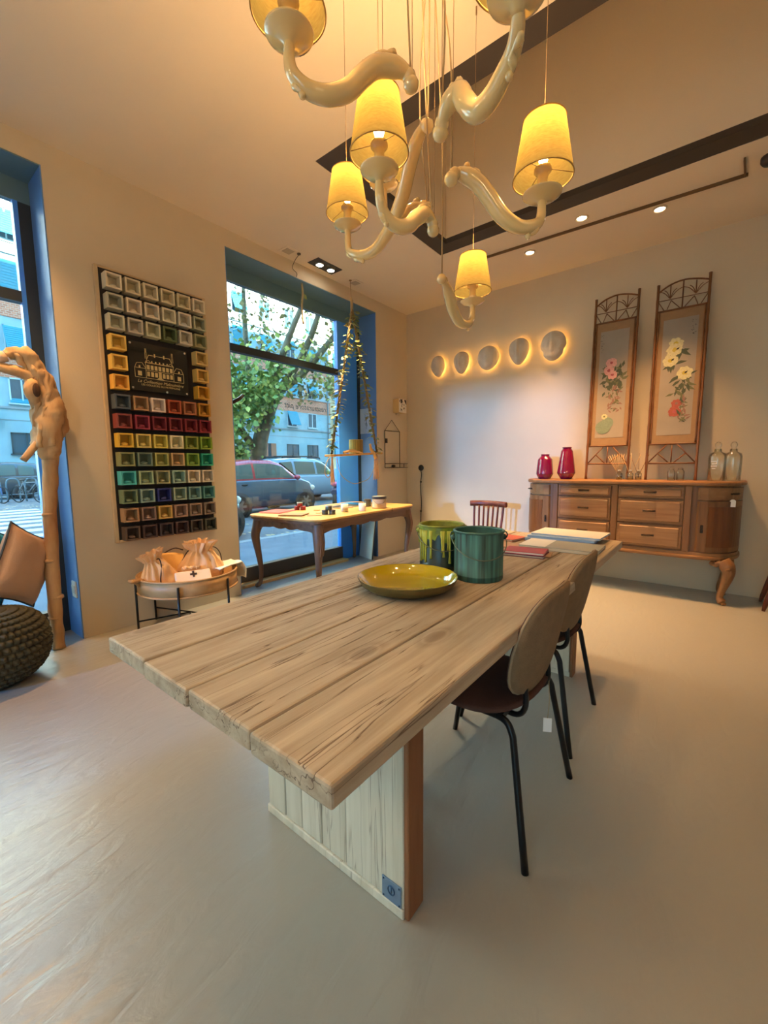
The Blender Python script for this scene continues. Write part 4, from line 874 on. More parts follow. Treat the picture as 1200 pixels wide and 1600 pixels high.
def apron(L, parent, M, name='apron'):
    n = 40; pts = []
    for i in range(n + 1):
        u = -1 + 2 * i / n; d = 0.055 + 0.03 * (1 - abs(u)) ** 0.5 * 0 + 0.02 * abs(math.sin(u * PI * 2.5)) * (1 - abs(u)) + 0.05 * abs(u) ** 5
        pts.append((u * L, 0.708 - d))
    poly = [(-L, 0.708)] + pts + [(L, 0.708)]
    MB().prism(poly[::-1], -0.011, 0.011, M @ Matrix.Rotation(PI / 2, 4, 'X')).build(name, M_fr, parent)
ax, ay = FW_ - 0.07, FL_ - 0.09
apron(ax, ft, Matrix.Translation((0, -ay, 0))); apron(ax, ft, Matrix.Translation((0, ay, 0)))
apron(ay, ft, Matrix.Translation((ax, 0, 0)) @ Matrix.Rotation(PI / 2, 4, 'Z')); apron(ay, ft, Matrix.Translation((-ax, 0, 0)) @ Matrix.Rotation(PI / 2, 4, 'Z'))
for sx in (-1, 1):
    for sy in (-1, 1):
        P = [(0, 0, 0.708), (0.01, 0.01, 0.64), (0.026, 0.026, 0.54), (0.012, 0.012, 0.38), (-0.004, -0.004, 0.2), (0.002, 0.002, 0.07), (0.018, 0.018, 0.03), (0.024, 0.024, 0.012)]
        q = MB().tube([(sx * (x + 0.0), sy * y, z) for x, y, z in spline(P, 5)], lerp_list([0.052, 0.05, 0.044, 0.033, 0.024, 0.02, 0.026, 0.014], 5), 12)
        q.ball((sx * 0.03, sy * 0.03, 0.022), 0.021, 10)
        g = q.build('leg', M_frv, ft); g.location = (sx * (ax - 0.01), sy * (ay - 0.01), 0)
        q = MB()
        for k in range(3): q.tube(spline([(sx * .05, sy * (.02 - .02 * k), .66), (sx * .066, sy * (.03 - .02 * k), .55), (sx * .05, sy * (.03 - .02 * k), .42)], 4), [0.006] * 4 + [0.008] * 4 + [0.003], 6)
        q.build('leaf_carving', M_frv, g)
TZ = 0.7625
def jar(label, x, y, r, h, body, lid, z=TZ, grp='little paint jars on the window table', name='paint_jar'):
    t = thing(name, label, 'jar', (x, y, z), 0, grp)
    MB().lathe([(0, 0), (r - .002, 0), (r, .003), (r, h * .72), (r - .002, h * .76), (0, h * .76)], 18).build('jar_body', body, t)
    MB().lathe([(r + .001, h * .74), (r + .0015, h * .99), (r - .002, h), (0, h), ], 18).build('lid', lid, t)
    MB().lathe([(r + .0006, h * .15), (r + .0006, h * .6)], 18).build('paper_label', mat('jar_label', (190, 180, 150), 0.7), t) if False else None
    return t
M_jr = mat('red_jar', (136, 40, 34), 0.35); M_jg = mat('olive_jar', (86, 82, 52), 0.4); M_jl = mat('silver_lid', (176, 170, 150), 0.3, 0.7); M_jd = mat('dark_lid', (60, 52, 44), 0.4)
jar('red paint jar, left of the lower pair by the red sheets', -0.02, -2.06, 0.03, 0.042, M_jr, M_jr); jar('red paint jar, right of the lower pair by the red sheets', 0.045, -2.03, 0.03, 0.042, M_jr, M_jr)
jar('red paint jar standing on top of the red pair', 0.012, -2.045, 0.03, 0.042, M_jr, M_jl, TZ + 0.0425)
jar('olive paint jar, left of the lower pair in the middle of the window table', 0.55, -2.185, 0.032, 0.044, M_jg, M_jd); jar('olive paint jar, right of the lower pair in the middle of the window table', 0.605, -2.14, 0.032, 0.044, M_jg, M_jd)
jar('olive paint jar with a silver lid on top of the olive pair', 0.578, -2.162, 0.032, 0.044, M_jg, M_jl, TZ + 0.0445)
jar('dark squat jar behind the candles on the window table', 0.37, -1.33, 0.042, 0.085, mat('slate_jar', (74, 82, 84), 0.35), M_jd, grp=None)
M_wax = mat('cream_wax', (252, 232, 190), 0.5, sss=True)
for x, y, lab in ((0.545, -1.90, 'cream candle in a glass tumbler, left of two on the window table'), (0.64, -1.73, 'cream candle in a glass tumbler, right of two on the window table')):
    t = thing('candle', lab, 'candle', (x, y, TZ), 0, 'cream candles on the window table')
    MB().lathe([(0, 0), (0.036, 0), (0.038, 0.003), (0.038, 0.08), (0.0375, 0.08), (0.0375, 0.003), (0, 0.002)], 24).build('tumbler', mat('cream_glass', (246, 228, 192), 0.25), t)
    MB().lathe([(0, 0.005), (0.037, 0.005), (0.037, 0.07), (0.03, 0.069), (0, 0.068)], 24).build('wax', M_wax, t)
    MB().tube([(0, 0, 0.066), (0.001, 0, 0.08)], 0.0015, 5).build('wick', M_blk, t)
t = thing('paint_pot', 'pale paint pot with dark rim at the far end of the table by the window', 'pot', (0.62, -1.42, TZ))
MB().lathe([(0, 0), (0.075, 0), (0.08, 0.004), (0.08, 0.02), (0.078, 0.022), (0.078, 0.105)], 32).build('body', mat('natural_pot', (206, 176, 134), 0.6, var=0.1, vscale=20), t)
MB().lathe([(0.078, 0.104), (0.082, 0.106), (0.083, 0.135), (0.079, 0.137), (0.075, 0.13), (0.075, 0.1)], 32).build('rim', mat('black_rim', (50, 42, 38), 0.4), t)
MB().lathe([(0, 0.128), (0.0765, 0.128), (0.0765, 0.133), (0, 0.134)], 32).build('lid', mat('cream_lid', (222, 204, 170), 0.5), t)
MB().tube(spline([(-0.06, -0.055, 0.115), (-0.01, -0.09, 0.09), (0.05, -0.085, 0.055), (0.085, -0.02, 0.07), (0.086, 0.01, 0.115)], 5), 0.002, 6).build('bail_handle', M_wire, t)
M_pk = mat('coral_sheet', (206, 96, 80), 0.7); M_kr = mat('kraft_board', (172, 138, 98), 0.75); M_tl = mat('teal_sheet', (70, 150, 190), 0.6)
slabs('paper_sheet', ['coral red sheet lying lowest at the near left end of the window table', 'coral red sheet lying on another coral sheet'], 'sheet', -0.05, -2.31, 0.35, 0.24, 0.32, (0.004, 0.004), (M_pk, M_pk), TZ, 0.02, 'coral sheets on the window table')
slabs('sample_board', ['brown kraft board at the near left corner of the window table', 'brown kraft board lying on top of another one'], 'board', 0.33, -2.385, 0.5, 0.24, 0.2, (0.007, 0.006), (M_kr, M_kr), TZ, 0.02, 'kraft boards on the window table')
slabs('sample_board', ['small thin brown card beside the kraft boards'], 'board', 0.52, -2.30, 0.9, 0.14, 0.06, (0.004,), (M_kr,), TZ)
slabs('sample_board', ['small thin brown card in the middle of the window table beside the olive jars'], 'board', 0.42, -2.10, 0.3, 0.05, 0.16, (0.005,), (M_kr,), TZ)
slabs('paper_sheet', ['blue sheet lying at the back of the window table near the blue post'], 'sheet', -0.02, -1.15, 0.1, 0.3, 0.24, (0.004,), (M_tl,), TZ)
M_ply = mat('sample_chip', (190, 150, 100), 0.6)
for i, (x, y) in enumerate(((0.20, -1.97), (0.27, -1.84), (0.24, -1.70), (0.12, -1.60), (0.30, -1.55))):
    o = MB().lathe([(0, 0), (0.034, 0), (0.036, 0.003), (0.036, 0.007), (0, 0.008)], 16).build('wood_disc', (M_ply, M_kr)[i % 2]); o.location = (x, y, TZ)
    tag(o, 'thin round wooden disc on the window table, ' + ('nearest the red jars', 'second from the red jars, darker', 'third from the red jars, amid the row', 'closest to the window glass, darker', 'farthest from the red jars')[i], 'disc', 'round wooden discs on the window table')

# ------------------------------------------------------------------ rope swing shelf
sw = thing('hanging_shelf', 'plank swing shelf hung by a leafy rope in front of the window', 'hanging shelf', (0.15, -1.30, 1.36))
M_rope = mat('jute_rope', (150, 124, 84), 0.9, var=0.25, vscale=60); M_lf = mat('dry_leaf', (116, 134, 68), 0.6, c2=(158, 148, 86), vscale=9); M_pine = wood('pale_pine', (222, 176, 108), (196, 146, 84), 'y', 14, 0.55, 0.15)
apex = Vector((0, 0, 1.66)); hook = Vector((0.0, -0.02, H - 1.36))
ends = [Vector((0, -0.385, 0.0)), Vector((0, 0.425, 0.04))]
MB().bar((0, -0.44, -0.01), (0, 0.475, 0.033), 0.11, 0.024, 0.004).build('shelf_plank', M_pine, sw)
MB().lathe([(0, -0.008), (0.014, -0.008), (0.016, 0), (0, 0)], 10, hook).tube([hook, hook + Vector((0, 0, -0.06)), Vector((0, -0.01, 1.76))], 0.0025, 6).build('ceiling_hook', M_wire, sw)
MB().tube([(0, -0.01, 1.64), (0, -0.01, 1.79)], 0.012, 8).tube([(0.0, 0.01, 1.64), (0.0, 0.012, 1.77)], 0.006, 8).build('rope_binding', M_cord, sw)
rng = random.Random(11)
for e in ends:
    d = e - apex; q = MB()
    for s in (0, 1, 2):
        q.tube([apex + d * (i / 60) + Vector((0.01 * math.sin(i * .9 + s * 2.1), 0.01 * math.cos(i * .9 + s * 2.1), 0)) for i in range(61)], 0.0068, 6)
    rp_ = q.build('rope', M_rope, sw)
    L = MB()
    for i in range(150):
        u = rng.random() ** 0.9; p = apex + d * u; a = rng.uniform(0, 2 * PI); ln = rng.uniform(0.042, 0.075); rad = Vector((math.cos(a), math.sin(a), rng.uniform(-.5, .3))).normalized()
        b = p + rad * rng.uniform(0.008, 0.04); tip = b + rad * ln + Vector((0, 0, -0.012)); sd = rad.cross(Vector((0, 0, 1))).normalized() * ln * 0.42; mid = (b + tip) / 2
        up_ = Vector((0, 0, 0.006)); f = [b, mid + sd + up_, b.lerp(tip, .85) + sd * .6, tip, b.lerp(tip, .85) - sd * .6, mid - sd + up_]
        L.bm.faces.new([L.bm.verts.new(v) for v in f])
        L.tube([p, b], 0.0012, 4)
    o = L.build('leaf_garland', M_lf, sw); o['kind'] = 'stuff'
    q = MB()
    for k in range(5):
        u = rng.random(); p = apex + d * u; a0 = rng.uniform(0, 6)
        q.tube(spline([p + Vector((0.045 * math.cos(a0 + j) * (j > 0), 0.045 * math.sin(a0 + j) * (j > 0), -0.02 * j)) for j in range(6)], 4), 0.0016, 5)
    q.build('vine_tendril', M_cord, sw)
M_tas = mat('cotton_tassel', (222, 184, 146), 0.9, var=0.15, vscale=40)
for e, n in ((Vector((0, -0.375, -0.02)), 1), (Vector((0.02, 0.36, 0.01)), 1), (Vector((-0.02, 0.45, 0.01)), 1)):
    q = MB()
    for k in range(9):
        a = k * 0.7; q.tube([e + Vector((0.004 * math.cos(a), 0.004 * math.sin(a), 0)), e + Vector((0.012 * math.cos(a), 0.012 * math.sin(a), -.14)), e + Vector((0.022 * math.cos(a), 0.022 * math.sin(a), -.30 + .02 * math.sin(k * 3)))], [0.004, 0.006, 0.004], 5)
    q.tube([e + Vector((0, 0, -.03)), e + Vector((0, 0, -.05))], 0.011, 8)
    q.build('tassel', M_tas, sw)
MB().tube(spline([(0.03, -0.33, -0.03), (0.02, -0.26, -0.22), (0.03, -0.08, -0.33), (0.02, 0.1, -0.32), (0.02, 0.25, -0.27), (0.02, 0.38, -0.1)], 6), 0.004, 6).build('loose_string', M_cord, sw)
q = MB(); q.tube(spline([(0.03, -0.42, 0.0), (0.03, -0.5, -0.1), (0.03, -0.52, -0.2), (0.03, -0.47, -0.25), (0.03, -0.43, -0.2), (0.03, -0.44, -0.12)], 5), 0.005, 6); q.build('string_loop', M_cord, sw)
MB().ball((0.03, -0.475, -0.19), 0.028, 12, sy=1, sx=0.4).build('glass_charm', mat('teal_glass_charm', (120, 190, 180), 0.15), sw)
t = thing('planter', 'striped brass coloured tin standing on the hanging shelf', 'planter', (0.15, -1.27, 1.3745))
q = MB()
def tin(u, v):
    a = 2 * PI * u; r = 0.082 + 0.0025 * (0.5 + 0.5 * math.cos(a * 30)); return Vector((r * math.cos(a), r * math.sin(a), 0.168 * v))
MB().grid(tin, 180, 2, wrap=True).lathe([(0, 0.001), (0.081, 0.001)], 32).build('tin_body', mat('brass_ribs', (176, 140, 58), 0.35, 0.6, c2=(120, 96, 44), vscale=3, stretch=(30, 30, 0.3)), t)
MB().tube([(0.083 * math.cos(i * PI / 20), 0.083 * math.sin(i * PI / 20), 0.168) for i in range(40)], 0.003, 6, closed=True).build('tin_rim', mat('brass_rim', (190, 156, 80), 0.3, 0.7), t)
o = MB().tube(spline([(0.23, -1.57, 1.385), (0.235, -1.45, 1.41), (0.245, -1.36, 1.40), (0.24, -1.22, 1.372)], 4), [0.016] * 4 + [0.018] * 4 + [0.013] * 4 + [0.011], 9).ruffle(0.004, 1, 30).build('driftwood_stick', mat('driftwood_pale', (206, 164, 104), 0.8, var=0.2, vscale=20, bump=0.4, bscale=40))
tag(o, 'short pale driftwood stick lying along the hanging shelf', 'stick')
o = MB().tube(spline([(0.225, -1.1, 1.50), (0.215, -1.07, 1.44), (0.22, -1.02, 1.385), (0.225, -0.99, 1.32)], 4), [0.014] * 4 + [0.02] * 4 + [0.018] * 4 + [0.016], 9).ruffle(0.006, 4, 30).build('driftwood_stick', MATS['driftwood_pale'])
tag(o, 'knobbly driftwood piece leaning across the right end of the hanging shelf', 'stick')
rp2 = thing('hanging_rope', 'pale rope with a sprig hanging before the window head, left of the leafy swing', 'rope', (-0.05, -1.87, 3.182))
MB().tube(spline([(0, 0, 0), (0.005, 0.004, -0.1), (-0.004, -0.005, -0.25), (0.003, 0.003, -0.42)], 5), 0.011, 8).build('rope', M_cord, rp2)
q = MB(); q.bm.faces.new([q.bm.verts.new(v) for v in ((0.01, 0.01, -.1), (0.02, 0.045, -.12), (0.02, 0.05, -.16), (0.01, 0.02, -.15))]); q.bm.faces.new([q.bm.verts.new(v) for v in ((0.01, -0.01, -.18), (0.02, -0.035, -.2), (0.02, -0.03, -.23), (0.01, -0.012, -.21))]); q.build('sprig', M_lf, rp2)

# poster and leaning sample panel at the window
t = thing('poster', 'pale blue sketch poster on the blue window reveal behind the swing', 'poster', (-0.16, -0.697, 1.83))
MB().box(-0.12, 0.09, -0.004, 0, -0.165, 0.165).build('paper', mat('blue_paper', (178, 206, 236), 0.7), t)
q = MB()
for i in range(9): q.tube([(-0.03 + R.uniform(-.03, .04), -0.0045, R.uniform(-.1, .1)), (-0.02 + R.uniform(-.03, .04), -0.0045, R.uniform(-.1, .12))], 0.0022, 4)
q.build('sketch_lines', mat('sketch_blue', (84, 110, 150), 0.7), t)
t = thing('painted_board', 'pale mint painted board standing on the floor under the window table', 'board', (-0.09, -0.845, 0.0), -0.33)
t.rotation_euler = (math.radians(-6.5), 0, -0.33)
MB().box(-0.16, 0.16, -0.012, 0.0, 0.0, 0.58, 0.003).build('painted_face', mat('mint_paint', (226, 242, 236), 0.5, c2=(240, 242, 232), vscale=4), t)
MB().box(-0.16, 0.16, 0.0, 0.016, 0.0, 0.58).build('backing_board', mat('slate_edge', (52, 60, 74), 0.6), t)
# picture box and wire shelf frame on the pier beside the corner
t = thing('picture_box', 'small deep box picture with black blots on white by the room corner', 'picture', (0.0, -0.245, 2.05))
MB().box(0.0, 0.1, -0.085, 0.085, -0.09, 0.09, 0.002).build('box_sides', mat('pale_box', (214, 180, 122), 0.6), t)
MB().box(0.1, 0.104, -0.085, 0.085, -0.09, 0.09).build('print', mat('print_white', (226, 216, 200), 0.6), t)
q = MB()
for i in range(26): 
    y, z = R.uniform(-.075, .075), R.uniform(-.08, .08)
    q.bm.faces.new([q.bm.verts.new((0.1046, y + a, z + b)) for a, b in blob(0, 0, R.choice((.004, .006, .009, .018)), 8, .5, .6)])
q.bm.faces.new([q.bm.verts.new((0.1045, y, z)) for y, z in ((-.06, .085), (-.02, .085), (-.015, .04), (-.045, .03))]); q.bm.faces.new([q.bm.verts.new((0.1045, y, z)) for y, z in ((.03, .085), (.08, .085), (.083, .02), (.06, .04))])
q.build('ink_blots', mat('blot_black', (40, 30, 28), 0.6), t)
MB().box(0.0, 0.02, -0.03, 0.07, -0.115, -0.095, 0.002).build('caption_strip', M_wall, t)
t = thing('wire_frame', 'thin wire memo frame with a small shelf hanging on the wall by the corner', 'wire frame', (0.012, -0.36, 1.45))
q = MB(); yl, yr, zt_, zb = -0.175, 0.165, 0.255, -0.245
for a, b in (((yl, zb), (yl, zt_)), ((yr, zb), (yr, zt_)), ((yl, zt_), (yr, zt_)), ((yl, zb), (yr + .1, zb)), ((yl, zb + .055), (yr + .1, zb + .055)), ((yr + .1, zb), (yr + .1, zb + .055))): q.tube([(0, *a), (0, *b)], 0.0045, 6)
q.build('wire_outline', M_bronze, t)
MB().tube([(0, yl, zt_), (0, -0.02, zt_ + .15)], 0.003, 6).tube([(0, yr, zt_), (0, -0.02, zt_ + .15)], 0.003, 6).build('hanging_chain', M_bronze, t)
q = MB()
for y in (yl, 0.05, yr, yr + 0.1): q.tube([(0, y, zb), (0.07, y, zb)], 0.004, 6)
q.tube([(0.07, yl, zb), (0.07, yr + .1, zb)], 0.004, 6); q.tube([(0.07, yl, zb + .055), (0.07, yr + .1, zb + .055)], 0.004, 6); q.build('wire_shelf', M_bronze, t)
MB().box(-0.003, 0.004, yl + .015, yl + .055, 0.09, 0.15).build('clip', M_blk, t)
MB().ball((0.035, -0.03, zb + 0.022), 0.03, 10, sz=0.6).build('small_rosette', M_bronze, t)
# ================================================================== colour board
cb = thing('colour_board', 'tall framed black board of coloured cube boxes on the window wall', 'colour chart', (0, -3.44, 1.67))
M_frm = mat('limed_frame', (196, 172, 136), 0.7, var=0.1, vscale=20); M_bd = mat('black_board', (30, 24, 22), 0.7)
MB().box(0.0, 0.022, -0.385, 0.385, -0.98, 0.985).build('backing', M_bd, cb)
q = MB()
for y0, y1, z0, z1 in ((-0.41, -0.385, -1.0, 1.0), (0.385, 0.41, -1.0, 1.0), (-0.385, 0.385, -1.0, -0.98), (-0.385, 0.385, 0.985, 1.0)): q.box(0.0, 0.03, y0, y1, z0, z1, 0.003)
q.build('frame', M_frm, cb)
PAL = [['d8ccb0', 'cfc2a0', 'd6c8a6', 'd2c29c', 'd2c6a0', 'd8cdb4'], ['b8b49c', 'dccbb0', 'd8cbb0', 'd4cdb0', 'd6ceb8', 'a9a98a'], ['c6c0a4', 'c2b8a2', 'c6c09c', '5e6a44', 'd2c6ac', '98966e'],
       ['e2bc5c', '', '', '', '', 'ccae6a'], ['e6bc58', '', '', '', '', 'd2ac5a'], ['eab04a', '', '', '', '', 'd09a34'],
       ['50585c', 'a8825a', 'e2cdb8', 'a8502e', 'a86a44', 'c08a30'], ['8a4038', '8a3040', '7a2a30', '7a2a2e', '802a2e', '8a2a32'], ['d8ae3c', 'cdb662', 'd0bc54', 'e0d4a4', '8a9038', '86a030'],
       ['8a8a58', '6a7a68', 'a2a05a', 'c0a070', '82a042', '30a480'], ['50b4b0', '9cac84', '9c9a70', '90ac9a', 'd8c8a8', 'd4c4a8'], ['70805e', '80988c', '2a3474', '8ea088', '7a9c92', '5a9084'],
       ['a8825c', '8c6e5e', 'c2a054', '9a7c6a', '8e7662', '84705e'], ['5c4a3e', '4e3c38', '463a3a', '4a3634', '4e443a', '4a4838']]
bx_me = {}
def box_shape():
    m = MB(); o, i, D = 0.052, 0.0405, 0.075
    for y0, y1, z0, z1 in ((-o, o, i, o), (-o, o, -o, -i), (-o, -i, -i, i), (i, o, -i, i)): m.box(0, D, y0, y1, z0, z1)
    m.box(0, 0.006, -i, i, -i, i)
    return m
me0 = box_shape().build('sample_box', M_bd); mesh0 = me0.data; bpy.data.objects.remove(me0)
pb = MB().lathe([(0, 0), (0.024, 0.002), (0.029, 0.01), (0.022, 0.02), (0.008, 0.026), (0, 0.026)], 10).ruffle(0.004, 3, 40).build('paint_pebble', M_bd); pmesh = pb.data; bpy.data.objects.remove(pb)
for r, row in enumerate(PAL):
    for c_, hx in enumerate(row):
        if not hx: continue
        rgb = tuple(int(hx[k:k + 2], 16) for k in (0, 2, 4))
        m = mat('box_' + hx, rgb, 0.55); m2 = mat('pebble_' + hx, tuple(min(255, v + 14) for v in rgb), 0.5)
        o = bpy.data.objects.new('sample_box', mesh0); COL.objects.link(o); o.parent = cb
        o.location = (0.0225, -3.753 + 0.126 * c_ + 3.44, 2.565 - 0.1404 * r - 1.67)
        o.material_slots[0].link = 'OBJECT'; o.material_slots[0].material = m
        p = bpy.data.objects.new('paint_pebble', pmesh); COL.objects.link(p); p.parent = o; p.location = (0.04, 0, -0.0405); p.rotation_euler = (0, 0, R.uniform(0, 6))
        p.material_slots[0].link = 'OBJECT'; p.material_slots[0].material = m2
sg = MB().box(0.05, 0.056, -0.238, 0.208, 0.155, 0.515).build('sign_plate', mat('smoked_acrylic', (38, 36, 30), 0.12, coat=0.6), cb)
MB().box(0.022, 0.0495, -0.232, 0.202, 0.16, 0.51).build('sign_block', M_bd, sg)
M_gold = mat('gold_print', (204, 178, 118), 0.45)
M_chr = mat('chrome', (220, 214, 200), 0.15, 1.0)
for y, z in ((-0.222, 0.172), (-0.222, 0.498), (0.19, 0.172), (0.19, 0.498), (0.03, 0.166)):
    MB().lathe([(0.009, 0), (0.01, 0.004), (0.006, 0.007), (0, 0.0075)], 12, M=Matrix.Translation((0.056, y, z)) @ Matrix.Rotation(PI / 2, 4, 'Y')).build('stud', M_chr, sg)
XS = 0.0563
def ln(m, pts, w=0.0035):
    for a, b in zip(pts, pts[1:]):
        dy, dz = b[0] - a[0], b[1] - a[1]; L = math.hypot(dy, dz); ny, nz = -dz / L * w / 2, dy / L * w / 2
        m.quad((XS, a[0] + ny, a[1] + nz), (XS, a[0] - ny, a[1] - nz), (XS, b[0] - ny, b[1] - nz), (XS, b[0] + ny, b[1] + nz))
def rect(m, y0, y1, z0, z1): m.quad((XS, y0, z0), (XS, y1, z0), (XS, y1, z1), (XS, y0, z1))
q = MB(); c0 = -0.015
ln(q, [(-.125 + c0, .255), (.125 + c0, .255)]); ln(q, [(-.105 + c0, .255), (-.105 + c0, .372)]); ln(q, [(.105 + c0, .255), (.105 + c0, .372)]); ln(q, [(-.105 + c0, .314), (.105 + c0, .314)]); ln(q, [(-.11 + c0, .372), (.11 + c0, .372)], .005)
ln(q, [(-.105 + c0, .372), (-.08 + c0, .43), (.08 + c0, .43), (.105 + c0, .372)])
for s in (-1, 1):
    ln(q, [(s * .105 + c0, .372), (s * .084 + c0, .392), (s * .064 + c0, .372)]); ln(q, [(s * .105 + c0, .40), (s * .105 + c0, .47), (s * .095 + c0, .47), (s * .095 + c0, .40)])
    rect(q, s * .1 - .007 + c0, s * .1 + .007 + c0, .445, .475); rect(q, s * .035 - .005 + c0, s * .035 + .005 + c0, .42, .446)
    ln(q, [(s * .125 + c0, .255), (s * .185 + c0, .255), (s * .185 + c0, .325), (s * .105 + c0, .325)]); ln(q, [(s * .185 + c0, .325), (s * .17 + c0, .36), (s * .13 + c0, .366), (s * .108 + c0, .33)])
    rect(q, s * .15 - .014 + c0, s * .15 + .014 + c0, .268, .302); rect(q, s * .15 - .006 + c0, s * .15 + .006 + c0, .327, .343)
for i in range(7):
    y = -.087 + .029 * i + c0; rect(q, y - .0105, y + .0105, .322, .355)
    if i != 3: rect(q, y - .0105, y + .0105, .27, .305)
    if 0 < i < 6: rect(q, y - .005, y + .005, .376, .388)
rect(q, c0 - .011, c0 + .011, .262, .314); q.quad((XS, c0 - .035, .252), (XS, c0 + .035, .252), (XS, c0 + .012, .268), (XS, c0 - .012, .268))
q.build('manor_drawing', M_gold, sg)
RM = Matrix(((0, 0, 1, 0), (1, 0, 0, 0), (0, 1, 0, 0), (0, 0, 0, 1)))
for body, s, z, sh, nm in (('La Collection Malouinière', 0.0335, 0.218, 0.35, 'sign_title'), ('LES COULEURS DU PATRIMOINE', 0.0205, 0.196, 0.0, 'sign_subtitle')):
    me = text_mesh(body, s, Matrix.Translation((XS, -0.012, z)) @ RM, shear=sh, ex=0.0003); me.materials.append(M_gold)
    o = bpy.data.objects.new(nm, me); COL.objects.link(o); o.parent = sg

# ------------------------------------------------------------------ tray table with drawstring pouches
bt = thing('tray_table', 'round bentwood sieve tray table on thin black legs under the colour board', 'side table', (0.36, -3.475, 0))
RT = 0.35
M_ash = wood('bent_ash', (194, 150, 98), (164, 120, 72), 'x', 8, 0.5, 0.1)
MB().lathe([(RT, 0.315), (RT + 0.004, 0.315), (RT + 0.004, 0.432), (RT - 0.006, 0.432), (RT - 0.006, 0.33), (0, 0.33), (0, 0.315), (RT, 0.315)], 64).build('tray_drum', M_ash, bt)
for z in (0.432, 0.318): MB().tube([((RT + 0.004) * math.cos(i * PI / 32), (RT + 0.004) * math.sin(i * PI / 32), z) for i in range(64)], 0.0075, 8, closed=True).build('tray_hoop', M_ash, bt)
q = MB()
for i, an in enumerate((205, 250, 325, 10)):
    a = math.radians(an); x, y = (RT + .013) * math.cos(a), (RT + .013) * math.sin(a)
for an in (200, 252, 322, 20):
    a = math.radians(an); x, y = (RT + .014) * math.cos(a), (RT + .014) * math.sin(a)
    MB().tube([(x, y, 0.0), (x * 1.0, y * 1.0, 0.4)], 0.0085, 8).build('leg', M_leg, bt)
for a0, a1 in ((200, 20), (252, 322)):
    a, b = math.radians(a0), math.radians(a1); q.tube([((RT + .014) * math.cos(a), (RT + .014) * math.sin(a), 0.1), (0, 0, 0.1), ((RT + .014) * math.cos(b), (RT + .014) * math.sin(b), 0.1)], 0.006, 8)
q.build('cross_brace', M_leg, bt)
MB().box(-0.045, 0.02, -RT - 0.07, -RT + 0.02, 0.425, 0.445, 0.006).tube([(0.0, -RT - 0.06, 0.445), (-0.02, -RT + .02, 0.37)], 0.01, 8).build('tray_grip', M_ash, bt)
M_can = mat('peach_canvas', (240, 194, 142), 0.85, var=0.08, vscale=12, bump=0.3, bscale=120); M_can2 = mat('amber_canvas', (226, 170, 92), 0.85, var=0.1, vscale=12, bump=0.3, bscale=120)
M_lin = mat('cream_linen', (232, 210, 178), 0.85, bump=0.2, bscale=150); M_bcord = mat('brown_cord', (58, 40, 32), 0.8)
def pouch(label, loc, rz, tilt, w, d, h, m, seed):
    t = thing('drawstring_pouch', label, 'pouch', loc, rz, 'drawstring pouches on the tray'); t.rotation_euler = (tilt[0], tilt[1], rz)
    from mathutils import noise
    def f(u, v):
        a = 2 * PI * u
        if v < 0.72: s = v / 0.72; k = (math.sin(PI * (0.5 * s + 0.12)) if s < .76 else 1) ; k = (0.9 + 0.16 * math.sin(PI * s)) * (1 - 0.56 * max(0, (s - .3) / .7) ** 1.4); z = h * .8 * s
        else: s = (v - 0.72) / 0.28; k = 0.396 + 0.22 * s; z = h * (.8 + .2 * s)
        fold = 1 + (0.42 * max(0, v - .2)) * math.sin(a * 12 + seed) + 0.05 * math.sin(3 * a + seed)
        p = Vector((w * k * fold * math.cos(a), d * k * fold * math.sin(a), z)); n = noise.noise(p * 14 + Vector((seed, 0, 0))) * .014
        return p + Vector((n, n, n if v > .05 else 0))
    q = MB().grid(f, 66, 18, wrap=True); q.lathe([(0, 0.001), (w * .8, 0.001)], 24, sy=d / w); q.build('pouch_body', m, t)
    z = h * .8
    MB().tube([(w * .41 * math.cos(i * PI / 10), d * .41 * math.sin(i * PI / 10), z) for i in range(20)], 0.004, 6, closed=True).build('gathering_cord', m, t)
    MB().tube(spline([(w * .2, d * .1, z), (w * .6, d * .2, z * 1.02), (w * .85, d * .1, z * .8), (w * .9, -d * .2, z * .45), (w * .95, -d * .3, z * .2)], 5), 0.0042, 6).tube(spline([(-w * .2, 0, z), (-w * .55, 0, z * .98), (-w * .85, -d * .2, z * .65), (-w * 1.0, -d * .3, z * .35)], 5), 0.0042, 6).build('drawstring', M_bcord, t)
    return t
pouch('peach drawstring pouch leaning at the left side of the tray', (0.36, -3.67, 0.332), 0.0, (0.26, 0.0), 0.085, 0.12, 0.30, M_can, 1)
pouch('bigger peach drawstring pouch at the right of the tray', (0.37, -3.37, 0.345), 1.0, (0.1, 0.0), 0.165, 0.11, 0.31, M_can, 5)
t = thing('cloth_bag', 'flat amber canvas bag standing at the back of the tray between the pouches', 'bag', (0.21, -3.52, 0.335), 0)
def flatbag(u, v):
    y = -0.13 + 0.26 * u; z = 0.0 + 0.2 * v; return Vector((-0.02 - 0.08 * v + 0.012 * math.sin(u * 9 + v * 3), y, z + 0.02 * v * math.sin(u * 4)))
MB().grid(flatbag, 16, 10).build('bag_panel', M_can2, t, solid=0.018)
MB().tube(spline([(-0.1, -0.12, 0.16), (-0.1, -0.03, 0.215), (-0.1, 0.06, 0.245), (-0.1, 0.13, 0.22)], 5), 0.005, 6).build('bag_cord', M_bcord, t)
t = thing('cloth_bag', 'cream cotton pouch with a brown cross, propped at the front of the tray', 'bag', (0.56, -3.53, 0.375), -0.3)
RB = Matrix.Rotation(math.radians(-38), 4, 'Y')
MB().box(-0.03, 0.0, -0.125, 0.125, 0.0, 0.115, 0.011, RB, 3).ruffle(0.006, 4, 16).build('folded_cloth', M_lin, t)
